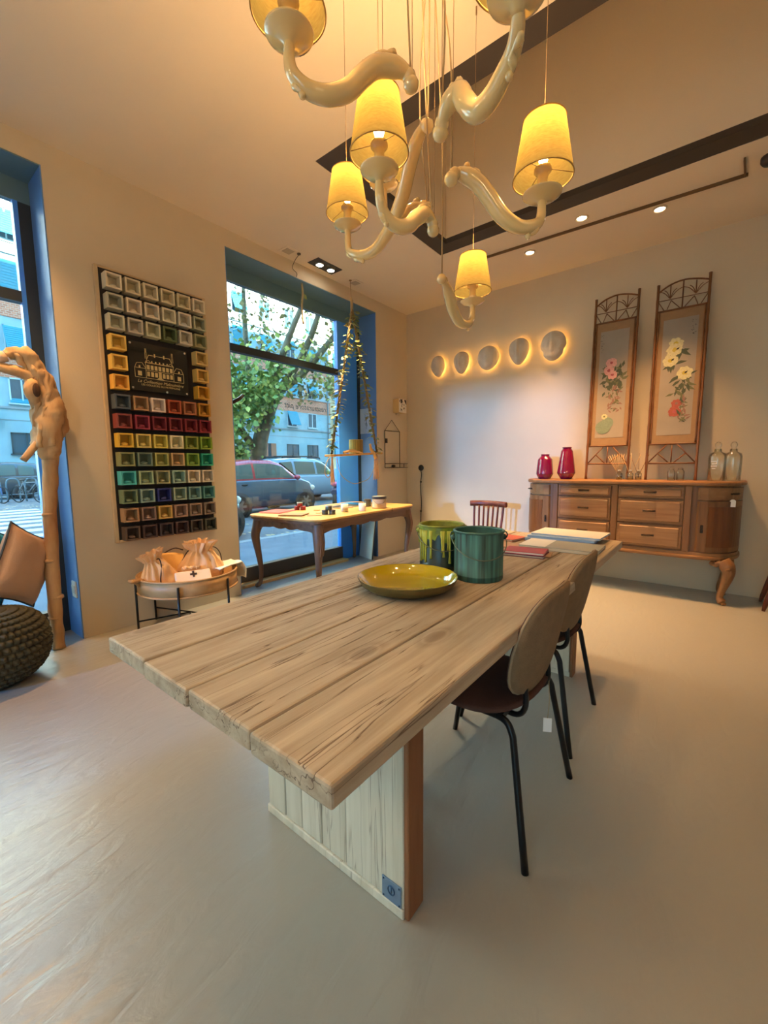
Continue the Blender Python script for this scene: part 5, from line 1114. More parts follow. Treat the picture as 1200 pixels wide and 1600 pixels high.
MB().box(0.001, 0.004, -0.024, 0.024, 0.074, 0.088, 0, RB).box(0.001, 0.004, -0.007, 0.007, 0.057, 0.105, 0, RB).build('cross_print', M_bcord, t)
q = MB()
for i in range(7): q.ball((-0.095, -0.06 + .018 * i, 0.105 + 0.004 * math.sin(i * 2)), 0.012 + 0.003 * (i % 2), 8)
q.ruffle(0.006, 2, 40).build('gathered_neck', M_can, t)
t = thing('cloth_bag', 'white cotton bag with a grey print draped over the right rim of the tray', 'bag', (0.45, -3.24, 0.43), 0.0)
def drape(u, v):
    s = u * 0.36; w = -0.09 + 0.17 * v
    if s < 0.19: return Vector((0.035 - w, -0.10 + s, 0.012 + 0.05 * (u ** 1.0) * 0.9 + 0.008 * math.sin(v * 7 + u * 5)))
    k = s - 0.19; return Vector((0.035 - w * (1 - k * 1.4), 0.09 + 0.055 * math.sin(min(1.2, k * 12)), 0.04 - max(0, k - 0.02) * 0.95 + 0.006 * math.sin(v * 6)))
MB().grid(drape, 26, 12).build('draped_cloth', mat('white_cotton', (232, 222, 200), 0.85, bump=0.2, bscale=150), t, solid=0.008)
q = MB(); pr = [drape(0.72 + 0.1 * math.sin(a), 0.3 + 0.17 * math.cos(a)) + Vector((0.0, 0.006, 0.002)) for a in [i * PI / 8 for i in range(16)]]
q.bm.faces.new([q.bm.verts.new(v) for v in pr]); q.build('grey_print', mat('grey_print', (120, 124, 124), 0.7), t)

# ================================================================== driftwood stand, pouf, cushions
M_drift = mat('driftwood', (218, 182, 134), 0.75, c2=(150, 104, 64), vscale=7, stretch=(1, 1, 0.25), bump=0.7, bscale=22)
ds = thing('driftwood_stand', 'tall twisted driftwood trunk used as a coat stand beside the left window', 'driftwood', (0.058, -4.258, 0))
q = MB()
q.tube(spline([(0, 0, 0), (-0.012, 0.0, 0.2), (-0.012, 0.005, 0.5), (-0.012, 0.024, 0.95), (-0.008, 0.052, 1.28), (-0.008, 0.055, 1.42)], 8), lerp_list([0.036, 0.038, 0.042, 0.04, 0.046, 0.06], 8), 14)
for z, y, r in ((0.36, 0.012, .047), (0.62, 0.0, .046), (0.93, 0.02, .045), (0.22, -0.005, .042)): q.ball((-0.012, y, z), r, 10, sz=0.5)
q.ruffle(0.008, 1, 12).build('trunk', M_drift, ds)
q = MB()
q.tube(spline([(-0.008, 0.05, 1.30), (-0.008, 0.045, 1.40), (0.0, 0.045, 1.55), (0.0, 0.065, 1.66), (0.0, 0.05, 1.76), (0.0, 0.02, 1.86), (0.0, -0.02, 1.94), (0.0, -0.07, 1.965), (0, -0.12, 1.935)], 6), lerp_list([0.05, 0.082, 0.088, 0.085, 0.075, 0.062, 0.06, 0.05, 0.03], 6), 16, flat=0.75)
q.tube(spline([(0.02, 0.0, 1.80), (0.02, -0.01, 1.72), (0.01, 0.0, 1.64)], 4), lerp_list([0.04, 0.045, 0.03], 4), 10)
q.tube(spline([(0.0, 0.1, 1.42), (0.0, 0.12, 1.5), (0.0, 0.115, 1.62), (0.0, 0.075, 1.72)], 5), lerp_list([0.02, 0.035, 0.045, 0.03], 5), 10)
q.ruffle(0.02, 2, 9).ruffle(0.016, 5, 26).ruffle(0.006, 8, 60).build('root_head', M_drift, ds)
q = MB(); core = spline([(0.0, 0.05, 1.38), (0.0, 0.05, 1.55), (0.0, 0.065, 1.66), (0.0, 0.05, 1.76), (0.0, 0.02, 1.86), (0.0, -0.03, 1.95)], 8)
for k in range(7):
    ph0 = k * 0.9; rad = 0.062 if k % 2 else 0.07
    q.tube([c_ + Vector((rad * .78 * math.cos(ph0 + i * .045), rad * math.sin(ph0 + i * .045), 0.01 * math.sin(i * .7 + k))) * (1.1 - .35 * i / len(core)) for i, c_ in enumerate(core)][(k % 3) * 3:len(core) - (k % 4) * 4], 0.017, 7)
q.ruffle(0.012, 9, 24).build('root_strand', M_drift, ds)['kind'] = 'stuff'
MB().ball((0.062, 0.0, 1.735), 0.03, 12, sx=.45, sy=.7, sz=1.5).build('knot_hollow', mat('dark_hollow', (74, 46, 28), 0.9), ds)
MB().tube(spline([(0, 0.0, 1.82), (0, -0.06, 1.845), (0, -0.16, 1.86), (0, -0.3, 1.89)], 6), lerp_list([0.045, 0.036, 0.03, 0.03], 6), 12).ruffle(0.006, 3, 18).build('side_branch', M_drift, ds)
MB().tube([(0, -0.125, 1.93), (0, -0.17, 1.905)], [0.034, 0.03], 14).build('sawn_end', mat('sawn_wood', (226, 196, 170), 0.7, var=0.25, vscale=30), ds)
MB().tube(spline([(-0.005, 0.0, 1.42), (-0.005, -0.04, 1.36), (-0.005, -0.09, 1.29)], 4), lerp_list([0.02, 0.022, 0.02], 4), 10).build('hook_branch', M_drift, ds)
pf = thing('pouf', 'round dark olive chunky knitted pouf on the floor at the left edge', 'pouf', (0.32, -4.64, 0))
RP, HP = 0.27, 0.425
def knit(u, v):
    a = 2 * PI * u; ph = PI * v; n = 48
    z = HP / 2 - HP / 2 * math.cos(ph) * 1.0
    s = math.sin(ph) ** 0.62
    rows = 17
    st = abs(math.sin(n / 2 * a + PI * (math.floor(v * rows) % 2) * 0.5)); rw = abs(math.sin(PI * rows * v))
    d = 0.023 * (st ** 0.7) * (rw ** 0.7)
    r = RP * s + d * min(1, s * 2)
    return Vector((r * math.cos(a), r * math.sin(a), max(0.0, z + (0.006 * rw if v > .6 else 0))))
MB().grid(knit, 384, 136, wrap=True).build('knitted_cover', mat('olive_yarn', (72, 68, 50), 0.9, var=0.2, vscale=30, bump=0.3, bscale=200), pf)
MB().ball((0, 0, HP - 0.006), 0.03, 12, sz=0.4).build('centre_button', mat('olive_yarn_2', (60, 56, 42), 0.9), pf)
def pillow(name, label, loc, rot, s, th, m, mp_):
    t = thing(name, label, 'cushion', loc, 0, 'cushions on the pouf'); t.rotation_euler = rot
    from mathutils import noise
    def side(sg):
        def f(u, v):
            x, y = 2 * u - 1, 2 * v - 1
            e = (1 - x ** 4) * (1 - y ** 4); pin = 1 - 0.09 * (1 - abs(x) ** 2) * abs(y) ** 2 - 0.09 * (1 - abs(y) ** 2) * abs(x) ** 2
            w = noise.noise(Vector((x * 2.4, y * 2.4, sg))) * 0.012 * e
            return Vector((x * s * pin, sg * (th * max(0, e) ** 0.55 + w), y * s * pin))
        return f
    q = MB().grid(side(1), 22, 22); q.grid(side(-1), 22, 22); q.build('cushion_cover', m, t, weld=True)
    ed = []
    for i in range(88):
        k = i % 22 / 22; x, y = ((-1 + 2 * k, -1), (1, -1 + 2 * k), (1 - 2 * k, 1), (-1, 1 - 2 * k))[i // 22]
        pin = 1 - 0.09 * (1 - abs(x) ** 2) * abs(y) ** 2 - 0.09 * (1 - abs(y) ** 2) * abs(x) ** 2; ed.append((x * s * pin, 0, y * s * pin))
    MB().tube(ed, 0.006, 6, closed=True).build('piping', mp_, t)
    return t
def place(t, tl, tr, br):
    tl, tr, br = Vector(tl), Vector(tr), Vector(br); u = (tr - tl).normalized(); w = (tr - br); w = (w - u * w.dot(u)).normalized(); n = w.cross(u)
    c = (tl + br) / 2; t.rotation_mode = 'QUATERNION'; t.rotation_quaternion = Matrix((u, n, w)).transposed().to_quaternion(); t.location = c
tp1 = pillow('cushion', 'taupe cushion with dark piping leaning back on the knitted pouf', (0, 0, 0), (0, 0, 0), 0.23, 0.068, mat('taupe_cotton', (200, 164, 138), 0.8, var=0.06, vscale=6, bump=0.15, bscale=120), mat('slate_piping', (64, 74, 84), 0.7))
place(tp1, (0.165, -4.45, 0.885), (-0.15, -4.165, 0.685), (-0.01, -4.37, 0.34))
tp2 = pillow('cushion', 'bright teal cushion behind the taupe one on the knitted pouf', (0, 0, 0), (0, 0, 0), 0.225, 0.05, mat('teal_cotton', (30, 134, 150), 0.8, bump=0.15, bscale=120), mat('slate_piping', (64, 74, 84), 0.7))
place(tp2, (0.075, -4.595, 0.91), (-0.24, -4.31, 0.71), (-0.10, -4.515, 0.365))
# ================================================================== the street
GZ = -0.12
M_pave = mat('pavement', (92, 106, 118), 0.85, c2=(76, 90, 102), vscale=3, bump=0.2, bscale=30)
M_road = mat('asphalt', (92, 98, 106), 0.85, c2=(74, 80, 88), vscale=2, bump=0.2, bscale=40)
M_kerb = mat('kerb_stone', (134, 140, 142), 0.8)
struct('sidewalk', MB().box(-2.6, -0.33, -14, 20, -0.3, -0.03), M_pave)
struct('kerb', MB().box(-2.78, -2.6, -14, 20, -0.3, -0.025, 0.01), M_kerb)
rd = struct('road', MB().box(-24.5, -2.78, -30, 60, -0.4, GZ), M_road)
struct('far_sidewalk', MB().box(-28.0, -24.5, -30, 60, -0.4, -0.02), M_pave)
struct('side_street', MB().box(-2.78, 20, -40, -8.4, -0.4, GZ), M_road)
M_stripe = mat('road_paint', (190, 196, 198), 0.8, var=0.15, vscale=4)
for i in range(9): MB().box(-6.0 - i * 1.0 - 0.5, -6.0 - i * 1.0, -8.5, -1.3, GZ, GZ + 0.004).build('crosswalk_stripe', M_stripe, rd)
lv = MB(); rng = random.Random(3)
for i in range(420):
    x, y = rng.uniform(-17, -14.8), rng.uniform(-6, 8); a = rng.uniform(0, 6); s = rng.uniform(.04, .09)
    if i < 120: x, y = rng.uniform(-6, -3), rng.uniform(-1, 6)
    lv.quad(*[(x + s * math.cos(a + k), y + s * .6 * math.sin(a + k), GZ + 0.006 + (-0.0 if i else 0)) for k in (0, 1.57, 3.14, 4.71)])
o = lv.build('fallen_leaves', mat('fallen_leaf', (196, 170, 120), 0.8)); o['kind'] = 'stuff'; tag(o, 'scattered fallen leaves lying on the road', 'leaves')

# facade opposite
FXX = -28.0
M_fac = mat('facade_stone', (146, 174, 180), 0.85, c2=(132, 160, 168), vscale=0.8, bump=0.15, bscale=6)
M_fac2 = mat('facade_upper', (226, 216, 200), 0.85, var=0.05, vscale=0.6)  # sunlit paleness of the upper storeys put into the colour; lower stone is dimmer
def brick_mat():
    m = mat('brick_band', (176, 132, 108), 0.85); nt = m.node_tree; N = nt.nodes.new; L = nt.links.new
    tc = N('ShaderNodeTexCoord'); mp = N('ShaderNodeMapping'); mp.inputs['Rotation'].default_value = (0, 0, 0); L(tc.outputs['Object'], mp.inputs[0])
    sx = N('ShaderNodeSeparateXYZ'); cb_ = N('ShaderNodeCombineXYZ'); L(mp.outputs[0], sx.inputs[0]); L(sx.outputs['Y'], cb_.inputs[0]); L(sx.outputs['Z'], cb_.inputs[1])
    b = N('ShaderNodeTexBrick'); b.inputs['Scale'].default_value = 2.2; b.inputs['Color1'].default_value = rgba((196, 122, 92)); b.inputs['Color2'].default_value = rgba((168, 100, 76)); b.inputs['Mortar'].default_value = rgba((186, 156, 136)); b.inputs['Mortar Size'].default_value = 0.03
    L(cb_.outputs[0], b.inputs['Vector']); L(b.outputs[0], nt.nodes['Principled BSDF'].inputs['Base Color']); return m
fb = thing('apartment_building', 'long pale apartment block with brick bands across the street', 'building', (FXX, 14, 0))
Y0, Y1 = -40.0, 26.0
MB().box(-6, 0, Y0 - 14, Y1 - 14, -0.3, 6.35).build('stone_base', M_fac, fb)
MB().box(-6, -0.02, Y0 - 14, Y1 - 14, 6.35, 13.2).build('middle_wall', M_fac, fb)
MB().box(-6, 0, Y0 - 14, Y1 - 14, 13.2, 20.5).build('upper_wall', M_fac2, fb)
for z0, z1 in ((6.35, 7.6), (9.7, 10.95)): MB().box(-0.1, 0.03, Y0 - 14, Y1 - 14, z0, z1).build('brick_band', brick_mat(), fb)
for z0, z1, d in ((4.62, 4.74, .08), (3.98, 4.02, .02), (7.6, 7.7, .1), (10.95, 11.05, .1), (13.1, 13.25, .12)): MB().box(-0.1, d, Y0 - 14, Y1 - 14, z0, z1).build('string_course', M_kerb, fb)
MB().box(-6, 0.7, Y0 - 14, Y1 - 14, 20.5, 20.8).build('eaves', M_fac2, fb)
M_wf = mat('window_white', (170, 186, 190), 0.5); M_wg = mat('far_glass', (66, 84, 96), 0.12); M_sh = mat('turquoise_shutter', (40, 130, 150), 0.6); M_bs = mat('brown_shutter', (158, 106, 78), 0.6); M_wd = mat('far_dark', (44, 54, 60), 0.5)
def frame_mesh(w, h):
    m = MB(); t = 0.07
    for a in ((-w / 2, -w / 2 + t, 0, h), (w / 2 - t, w / 2, 0, h), (-w / 2, w / 2, 0, t), (-w / 2, w / 2, h - t, h), (-t / 2, t / 2, 0, h)): m.box(0.0, 0.06, a[0], a[1], a[2], a[3])
    m.box(0, 0.14, -w / 2 - .08, w / 2 + .08, -0.08, 0.0)
    return m
rng = random.Random(21)
floors = [(2.1, 1.2, 1.4), (4.95, 1.4, 1.15), (7.72, 1.5, 1.15), (11.06, 1.65, 1.15), (13.8, 1.7, 1.2), (16.8, 1.6, 1.2)]
cols = [y for y in [-2.4, 1.4, 4.6] + [10.5, 13.1, 15.7, 18.3, 21.0, 23.5]]
cache = {}
for fi, (z, h, w) in enumerate(floors):
    for ci, y in enumerate(cols):
        if fi not in cache:
            f = frame_mesh(w, h).build('window', M_wf if fi else M_wd, fb); p = MB().box(0.0, 0.025, -w / 2 + .07, w / 2 - .07, .07, h - .07).build('pane', M_wg, f)
            s = MB(); s.box(0, 0.04, -w / 2, w / 2, 0, h, 0.0)
            for k in range(10): s.box(0.04, 0.055, -w / 2 + .05, w / 2 - .05, .06 + k * (h - .12) / 10, .06 + (k + .6) * (h - .12) / 10)
            sh = s.build('shutter', M_sh, f); cache[fi] = (f, p, sh); f.location = (0.005, y - 14, z); new = (f, p, sh)
        else:
            f0, p0, s0 = cache[fi]; f = share(f0, fb, (0.005, y - 14, z)); p = share(p0, f); sh = share(s0, f); new = (f, p, sh)
        kind = rng.choice('aabc') if fi else 'd'
        if fi == 1 and y in (18.3, 21.0): kind = 'a'
        if fi == 1 and y > 23: kind = 'n'
        if fi == 0 and y == 18.3: kind = 'w'
        if kind == 'a': new[2].location = (0.08, 0, h * .03); new[2].rotation_euler = (0, -0.42, 0); new[2].location = (0.62, 0, 0.12)
        elif kind == 'b': new[2].location = (0.07, 0, h * 0.55); new[2].scale = (1, 1, 0.45)
        elif kind == 'c': new[2].location = (0.09, 0, 0)
        else: bpy.data.objects.remove(new[2]) if f is not cache[fi][0] else setattr(new[2], 'location', (-0.3, 0, 0))
        if kind == 'w': 
            q = MB(); q.box(0.065, 0.1, -w / 2, -0.2, 0, h); q.box(0.065, 0.1, .15, w / 2, 0, h); q.build('brown_shutter', M_bs, f)
# blade sign and drainpipe on the block
MB().box(0.05, 0.9, -0.06, 0.06, -0.4, 0.4, 0.02).build('blade_sign', mat('sign_teal', (70, 170, 160), 0.4), fb).location = (0.0, 0.05 - 14, 3.9)
MB().tube([(0.1, 0, 0), (0.1, 0, 20.4)], 0.07, 8).build('drainpipe', M_kerb, fb).location = (0, 25.6 - 14, 0)
M_other = mat('ochre_facade', (206, 178, 140), 0.85, var=0.06, vscale=0.5)
ob = thing('apartment_building', 'tawny building seen past the end of the pale block across the street', 'building', (-29.5, 38, 0))
MB().box(-5, 0, -11.8, 14, -0.3, 19).build('wall', M_other, ob); MB().box(-5, 0.6, -11.8, 14, 19, 19.3).build('eaves', M_fac2, ob)
f0, p0, s0 = cache[3]
for z in (2.2, 5.2, 8.4, 11.6, 14.8):
    for y in (-9.5, -6, -2.5, 1):
        f = share(f0, ob, (0.005, y, z)); share(p0, f); s_ = share(s0, f); s_.location = (0.09, 0, 0); s_.rotation_euler = (0, 0, 0)
# body of this building above the shop, so that the low sun leaves the street in shade
struct('wall_upper_storeys', MB().box(-0.33, 9, -8.4, 60, 4.75, 22.6), M_other)
struct('wall_neighbour', MB().box(-0.33, 9, 0.2, 60, -0.1, 4.75), M_other)

struct('sky_blocker', MB().box(-12, 2.6, -24, -23, -0.3, 16), M_other)  # unseen wall added to block the sky behind the narrow front window
# tree
M_bark = mat('plane_bark', (116, 110, 90), 0.9, c2=(74, 72, 62), vscale=3, bump=0.5, bscale=12)
M_lv = [mat('leaf_green', (142, 164, 84), 0.55, c2=(96, 128, 60), vscale=2), mat('leaf_lime', (190, 194, 104), 0.55, c2=(150, 164, 76), vscale=2), mat('leaf_brown', (150, 138, 90), 0.6, c2=(96, 92, 54), vscale=2)]
RV = Vector((0.785, 0.62, 0)); TB = Vector((-10.9, 5.0, GZ))
tr = thing('plane_tree', 'big leafy plane tree standing on the street outside the right window', 'tree', TB)
def tp(s, z, d=0.0): return RV * s + Vector((-0.62, 0.785, 0)) * d + Vector((0, 0, z))
q = MB()
q.tube(spline([tp(0.0, 0), tp(0.05, 1.2), tp(0.2, 2.4), tp(0.55, 3.4), tp(0.9, 4.2)], 5), lerp_list([.38, .33, .30, .26, .22], 5), 12)
q.build('trunk', M_bark, tr)
limbs = [[(0.2, 2.2, 0), (-0.1, 4, .3), (-0.35, 6, .5), (-0.4, 9.5, .6)], [(0.5, 3.3, 0), (0.95, 4.6, -.4), (1.7, 6.2, -.8), (2.9, 8.4, -1.2)], [(0.8, 4.1, 0), (1.7, 5.4, .4), (2.5, 7.2, .6), (2.7, 8.8, .8)], [(.9, 4.2, 0), (2.0, 5.0, 0), (3.2, 6.4, .2), (4.2, 7.7, .3)], [(0.1, 1.9, 0), (-.6, 3.2, -.4), (-.9, 5.5, -.5), (-.8, 9, -.4)]]
for i, Lb in enumerate(limbs):
    n = len(Lb); MB().tube(spline([tp(s, z, d) for s, z, d in Lb], 5), lerp_list([.16, .14, .11, .06], 5), 8).build('limb', M_bark, tr)
rng = random.Random(4)
def leaves(n, centers, size, m, nm):
    q = MB()
    for i in range(n):
        c, r = rng.choice(centers); a = rng.uniform(0, 6.28); p = c + Vector((rng.gauss(0, r), rng.gauss(0, r), rng.gauss(0, r * .8)))
        d = Vector((rng.uniform(-1, 1), rng.uniform(-1, 1), rng.uniform(-.8, .3))).normalized(); sd = d.orthogonal(); sd.rotate(Matrix.Rotation(rng.uniform(0, 6.28), 3, d)); s = size * rng.uniform(.6, 1.3)
        q.bm.faces.new([q.bm.verts.new(v) for v in (p - d * s * .5, p + sd * s * .5 - d * s * .1, p + sd * s * .25 + d * s * .3, p + d * s * .6, p - sd * s * .25 + d * s * .3, p - sd * s * .5 - d * s * .1)])
    o = q.build(nm, m, tr); o['kind'] = 'stuff'; return o
G = [(tp(s, z, d), r) for s, z, d, r in ((-.9, 4.4, -1.5, .5), (-.3, 4.0, -1.5, .55), (.4, 4.3, -1.2, .5), (1.0, 4.7, -.8, .45), (-.6, 3.0, -1.2, .4), (-.9, 2.2, -1, .35), (-.5, 1.9, -1, .3), (.2, 3.3, -1.3, .4), (-.9, 5.2, -1.2, .5), (.8, 3.9, -1.3, .3))]
Bq = [(tp(s, z, d), r) for s, z, d, r in ((.6, 5.6, -.5, .6), (1.6, 5.9, 0, .6), (2.4, 5.2, 0, .5), (3.0, 4.4, 0, .35), (3.5, 6.6, 0, .5), (3.8, 5.8, 0, .4), (1.0, 7.4, 0, .7), (2.2, 7.8, 0, .7), (-.2, 6.6, 0, .6), (-.8, 7.6, 0, .7), (2.0, 4.2, -.5, .3), (3.3, 8, 0, .6))]
leaves(2300, G, .17, M_lv[0], 'green_foliage'); leaves(1000, G + Bq[:6], .16, M_lv[1], 'lime_foliage'); leaves(1000, Bq, .14, M_lv[2], 'brown_foliage')

# cars
M_tyre = mat('tyre', (28, 28, 30), 0.8); M_rim = mat('alloy', (104, 110, 116), 0.4, 0.6); M_cg = mat('car_glass', (60, 92, 96), 0.06, coat=0.5); M_lampw = mat('headlight', (214, 228, 230), 0.1, coat=0.8); M_tail = mat('tail_lamp', (190, 40, 70), 0.2)
M_trimk = mat('car_trim', (38, 40, 44), 0.5)
def interp(st, x):
    for a, b in zip(st, st[1:]):
        if a[0] <= x <= b[0]:
            t = (x - a[0]) / (b[0] - a[0]); return [a[k] + (b[k] - a[k]) * t for k in range(len(a))]
    return st[0] if x < st[0][0] else st[-1]
def car(label, loc, rotz, st, body, top, wheels, win, hood_x, rails=False, wr=0.3):
    t = thing('car', label, 'car', loc, rotz)
    x0, x1 = st[0][0], st[-1][0]
    def low(u, v):
        x, zb, zl, zr, w, wt = interp(st, x0 + (x1 - x0) * u)
        pr = [(-.0, zb), (-.8, zb), (-.97, zb + .12), (-1.0, (zb + zl) * .5), (-.97, zl - .05), (-.93, zl), (0, zl + .01), (.93, zl), (.97, zl - .05), (1.0, (zb + zl) * .5), (.97, zb + .12), (.8, zb), (0, zb)]
        i = min(11, int(v * 12)); f = v * 12 - i; a, b = pr[i], pr[min(12, i + 1)]
        return Vector((x, w * (a[0] + (b[0] - a[0]) * f), a[1] + (b[1] - a[1]) * f))
    q = MB().grid(low, 48, 12)
    for e in (0, 1): q.bm.faces.new([q.bm.verts.new(low(e, k / 12)) for k in range(12)][::-1 if e else 1])
    q.build('body', body, t)
    xs = [s[0] for s in st if s[3] - s[2] > 0.02]; a0, a1 = min(xs), max(xs)
    def upp(x, v):
        _, zb, zl, zr, w, wt = interp(st, x); pr = [(-w * .93, zl), (-(w * .93 + wt) / 2 - .02, (zl + zr) / 2), (-wt, zr - .06), (-wt * .86, zr - .01), (0, zr + .015), (wt * .86, zr - .01), (wt, zr - .06), ((w * .93 + wt) / 2 + .02, (zl + zr) / 2), (w * .93, zl)]
        i = min(7, int(v * 8)); f = v * 8 - i; a, b = pr[i], pr[i + 1]; return Vector((x, a[0] + (b[0] - a[0]) * f, a[1] + (b[1] - a[1]) * f))
    MB().grid(lambda u, v: upp(a0 + (a1 - a0) * u, v), 30, 8).build('roof', top, t)
    for s in (-1, 1):
        for xa, xb, sl in win:
            def wn(u, v):
                x = xa + (xb - xa) * u; vv = 0.02 + (0.2 if True else 0) * v
                if sl: x = xa + (xb - xa - sl * v) * u
                p = upp(x, vv); p.y -= 0.008
                return p if s < 0 else Vector((p.x, -p.y, p.z))
            MB().grid(wn, 8, 3).build('side_window', M_cg, t)
    zf = interp(st, hood_x[0]); zt = interp(st, hood_x[1])
    def ws(u, v):
        x = hood_x[0] + (hood_x[1] - hood_x[0]) * v; _, zb, zl, zr, w, wt = interp(st, x)
        return Vector((x + .012, (-1 + 2 * u) * wt * .88, zr + .022 + 0.0 * v))
    MB().grid(ws, 6, 6).build('windscreen', M_cg, t)
    for s in (-1, 1):
        for wx in wheels:
            w = interp(st, wx)[4]; MM = Matrix.Translation((wx, s * (w - .1), wr)) @ Matrix.Rotation(-s * PI / 2, 4, 'X')
            MB().lathe([(wr + .07, 0.05), (wr + .07, 0.106), (0, 0.106)], 24, M=MM).build('wheel_arch', M_trimk, t)
            g = MB().lathe([(0, 0.02), (wr, 0.02), (wr, 0.10), (wr - .03, 0.125), (wr * .66, 0.128), (0, 0.12)], 24, M=MM).build('wheel', M_tyre, t)
            k = MB().lathe([(0, 0.133), (wr * .2, 0.137), (wr * .25, 0.13)], 12, M=MM)
            for j in range(6): k.box(0, wr * .6, -.035, .035, 0.126, 0.134, 0, MM @ Matrix.Rotation(j * PI / 3, 4, 'Z'))
            k.build('alloy_rim', M_rim, g)
        f = interp(st, x1 - .22); MB().ball((0, 0, 0), .13, 14, sx=1.5, sy=.5, sz=.75).build('headlight', M_lampw, t).location = (x1 - .24, s * (f[4] - .06), f[2] - .13)
        MB().ball((0, 0, 0), .1, 12, sx=.5, sy=.7, sz=1.6).build('tail_lamp', M_tail, t).location = (x0 + .12, s * (interp(st, x0 + .12)[4] - .06), 0.82)
        hx = hood_x[0] - .28; w = interp(st, hx)[4]; MB().ball((0, 0, 0), .1, 12, sx=.8, sy=1.1, sz=.75).box(-.03, .03, -.02 if s > 0 else -.02, .02, -.09, 0, .005).build('wing_mirror', top, t).location = (hx, s * (w + .09), interp(st, hx)[2] + .06)
        MB().ball((0, 0, 0), .075, 10, sx=1.3, sy=.3, sz=.4).build('door_handle', M_trimk, t).location = (win[0][0] + .25, s * (interp(st, win[0][0])[4] * .985), .87)
    m = MB(); f = interp(st, x1 - .05); m.box(x1 - .06, x1 + .02, -.26, .26, f[1] + .12, f[1] + .24, .01); m.build('number_plate', mat('plate_white', (222, 226, 226), 0.5), t)
    m = MB(); m.box(x1 - .12, x1 + .0, -.45, .45, f[1] + .28, f[1] + .36, .02); m.build('grille', M_trimk, t)
    if rails:
        m = MB()
        for s in (-1, 1):
            m.tube(spline([(-1.5, s * .55, 1.66), (-1.3, s * .55, 1.72), (0.1, s * .55, 1.71), (0.35, s * .55, 1.63)], 4), .025, 8)
        for x in (-1.0, -.1): m.bar((x, -.6, 1.74), (x, .6, 1.74), .06, .03)
        m.build('roof_rack', M_trimk, t)
    return t
small = [(-1.35, .35, .72, .73, .66, .5), (-1.28, .27, .92, 1.2, .76, .6), (-1.1, .22, .98, 1.46, .82, .62), (-.5, .2, .99, 1.55, .83, .63), (.05, .2, .99, 1.54, .83, .63), (.32, .2, .99, 1.45, .83, .62), (.84, .2, .97, 1.0, .82, .68), (1.1, .22, .88, .885, .79, .6), (1.27, .26, .74, .745, .72, .5), (1.35, .34, .56, .565, .6, .4)]
big = [(-2.1, .4, .8, .81, .74, .6), (-2.05, .32, 1.0, 1.42, .84, .62), (-1.9, .26, 1.03, 1.6, .87, .64), (-1, .24, 1.02, 1.66, .88, .65), (.1, .24, 1.0, 1.63, .88, .65), (.5, .24, 1.0, 1.5, .88, .64), (1.05, .24, 1.0, 1.03, .87, .7), (1.6, .24, .95, .955, .85, .6), (1.95, .28, .84, .845, .8, .5), (2.1, .38, .6, .605, .7, .4)]
M_cgy = mat('car_slate', (58, 86, 112), 0.25, 0.2, coat=0.7); M_crd = mat('car_red', (176, 42, 60), 0.25, coat=0.7); M_cbl = mat('car_pale_blue', (112, 158, 198), 0.25, coat=0.7); M_cdk = mat('car_dark', (58, 66, 74), 0.25, 0.2, coat=0.7)
car('small two-tone city car, slate body with red roof pillars, parked outside the window', (-7.05, 2.35, GZ), PI / 2, [(s[0] * 1.22, *s[1:]) for s in small], M_cgy, M_crd, (-1.15, 1.12), ((-1.22, -.67, 0), (-.6, .76, .36)), (1.02, .42))
car('larger pale blue car with roof bars parked beyond the two-tone one', (-9.3, 6.1, GZ), PI / 2, big, M_cbl, M_cbl, (-1.3, 1.35), ((-1.75, -1.2, 0), (-1.1, -.15, 0), (-.05, .78, .35)), (1.05, .52), True, .33)
car('dark small car nearest the shop, only its headlight and bumper in view', (-4.35, -1.72, GZ), PI / 2, small, M_cdk, M_cdk, (-.93, .93), ((-1.0, -.55, 0), (-.5, .62, .3)), (.84, .34))
car('dark car with a red tail lamp parked across the street, seen through the left window', (-22.0, -1.6, GZ), PI / 2 + PI, big, M_cdk, M_cdk, (-1.3, 1.35), ((-1.75, -1.2, 0), (-1.1, -.15, 0), (-.05, .78, .35)), (1.05, .52), False, .33)
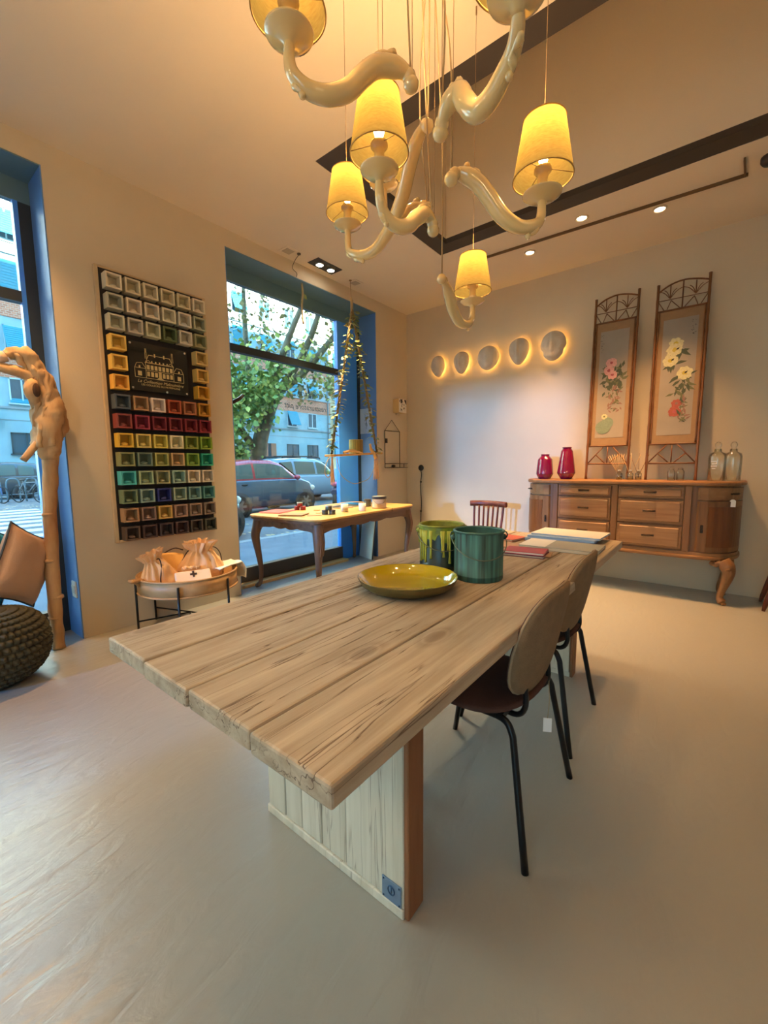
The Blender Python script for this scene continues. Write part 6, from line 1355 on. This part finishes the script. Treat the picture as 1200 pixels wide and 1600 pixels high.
def bike(label, loc, rz, m):
    t = thing('bicycle', label, 'bicycle', loc, rz, 'bicycles across the street')
    for x in (-.52, .52):
        MB().tube([(x + .32 * math.cos(i * PI / 12), 0, .34 + .32 * math.sin(i * PI / 12)) for i in range(24)], .022, 6, closed=True).build('wheel', M_tyre, t)
    q = MB()
    for a, b in (((-.52, .34), (-.1, .32)), ((-.1, .32), (.4, .8)), ((-.1, .32), (-.22, .88)), ((-.22, .8), (.4, .82)), ((-.52, .34), (-.22, .8)), ((.52, .34), (.38, .95))): q.tube([(a[0], 0, a[1]), (b[0], 0, b[1])], .022, 6)
    q.build('bicycle_frame', m, t)
    MB().tube(spline([(.36, -.28, 1.0), (.38, -.1, 1.02), (.38, .1, 1.02), (.36, .28, 1.0)], 3), .016, 6).build('handlebar', M_trimk, t)
    MB().ball((-.24, 0, .92), .1, 10, sx=1.4, sy=.8, sz=.4).build('saddle', M_trimk, t)
bike('pale bicycle seen head-on across the street beyond the driftwood', (-18.0, -0.75, GZ), 0.5, M_rim); bike('blue bicycle parked beside the dark car across the street', (-18.75, -1.75, GZ), 0.5, mat('bike_blue', (70, 110, 160), 0.4))
M_post = mat('grey_post', (90, 110, 120), 0.6)
t = thing('bike_rack', 'grey tubular bike rack behind the bicycles across the street', 'rack', (-19.2, -1.3, GZ), 0)
for y in (-.5, .1, .7): MB().tube(spline([(0, y, 0), (0, y, .8), (0, y + .2, .95), (0, y + .4, .8), (0, y + .4, 0)], 4), .03, 8).build('hoop', M_post, t)
MB().tube([(0, -.5, .3), (0, 1.1, .3)], .02, 6).build('rail', M_post, t)
t = thing('motor_scooter', 'dark navy motor scooter with a pink seat parked beyond the swing shelf', 'scooter', (-6.4, 5.0, GZ), 2.2)
M_nv = mat('navy_paint', (34, 44, 84), 0.3, coat=0.5)
for x in (-.55, .55): MB().tube([(x + .2 * math.cos(i * PI / 10), 0, .23 + .2 * math.sin(i * PI / 10)) for i in range(20)], .05, 8, closed=True).build('wheel', M_tyre, t)
MB().tube(spline([(-.65, 0, .5), (-.4, 0, .55), (-.1, 0, .45), (.05, 0, .3), (.3, 0, .3)], 4), lerp_list([.1, .17, .16, .12, .1], 4), 12).tube([(.3, 0, .3), (.45, 0, .7), (.42, 0, .98)], [.12, .15, .08], 12).build('scooter_body', M_nv, t)
MB().ball((-.35, 0, .76), .2, 12, sx=1.6, sy=.7, sz=.4).build('seat', mat('pink_seat', (196, 60, 110), 0.5), t)
MB().box(.48, .5, -.2, .2, .75, 1.2, .004).build('windshield', mat('pale_screen', (170, 206, 230), 0.15), t).rotation_euler = (0, -.15, 0)
MB().tube([(.4, -.32, 1.02), (.42, 0, 1.0), (.4, .32, 1.02)], .02, 6).build('handlebar', M_trimk, t)
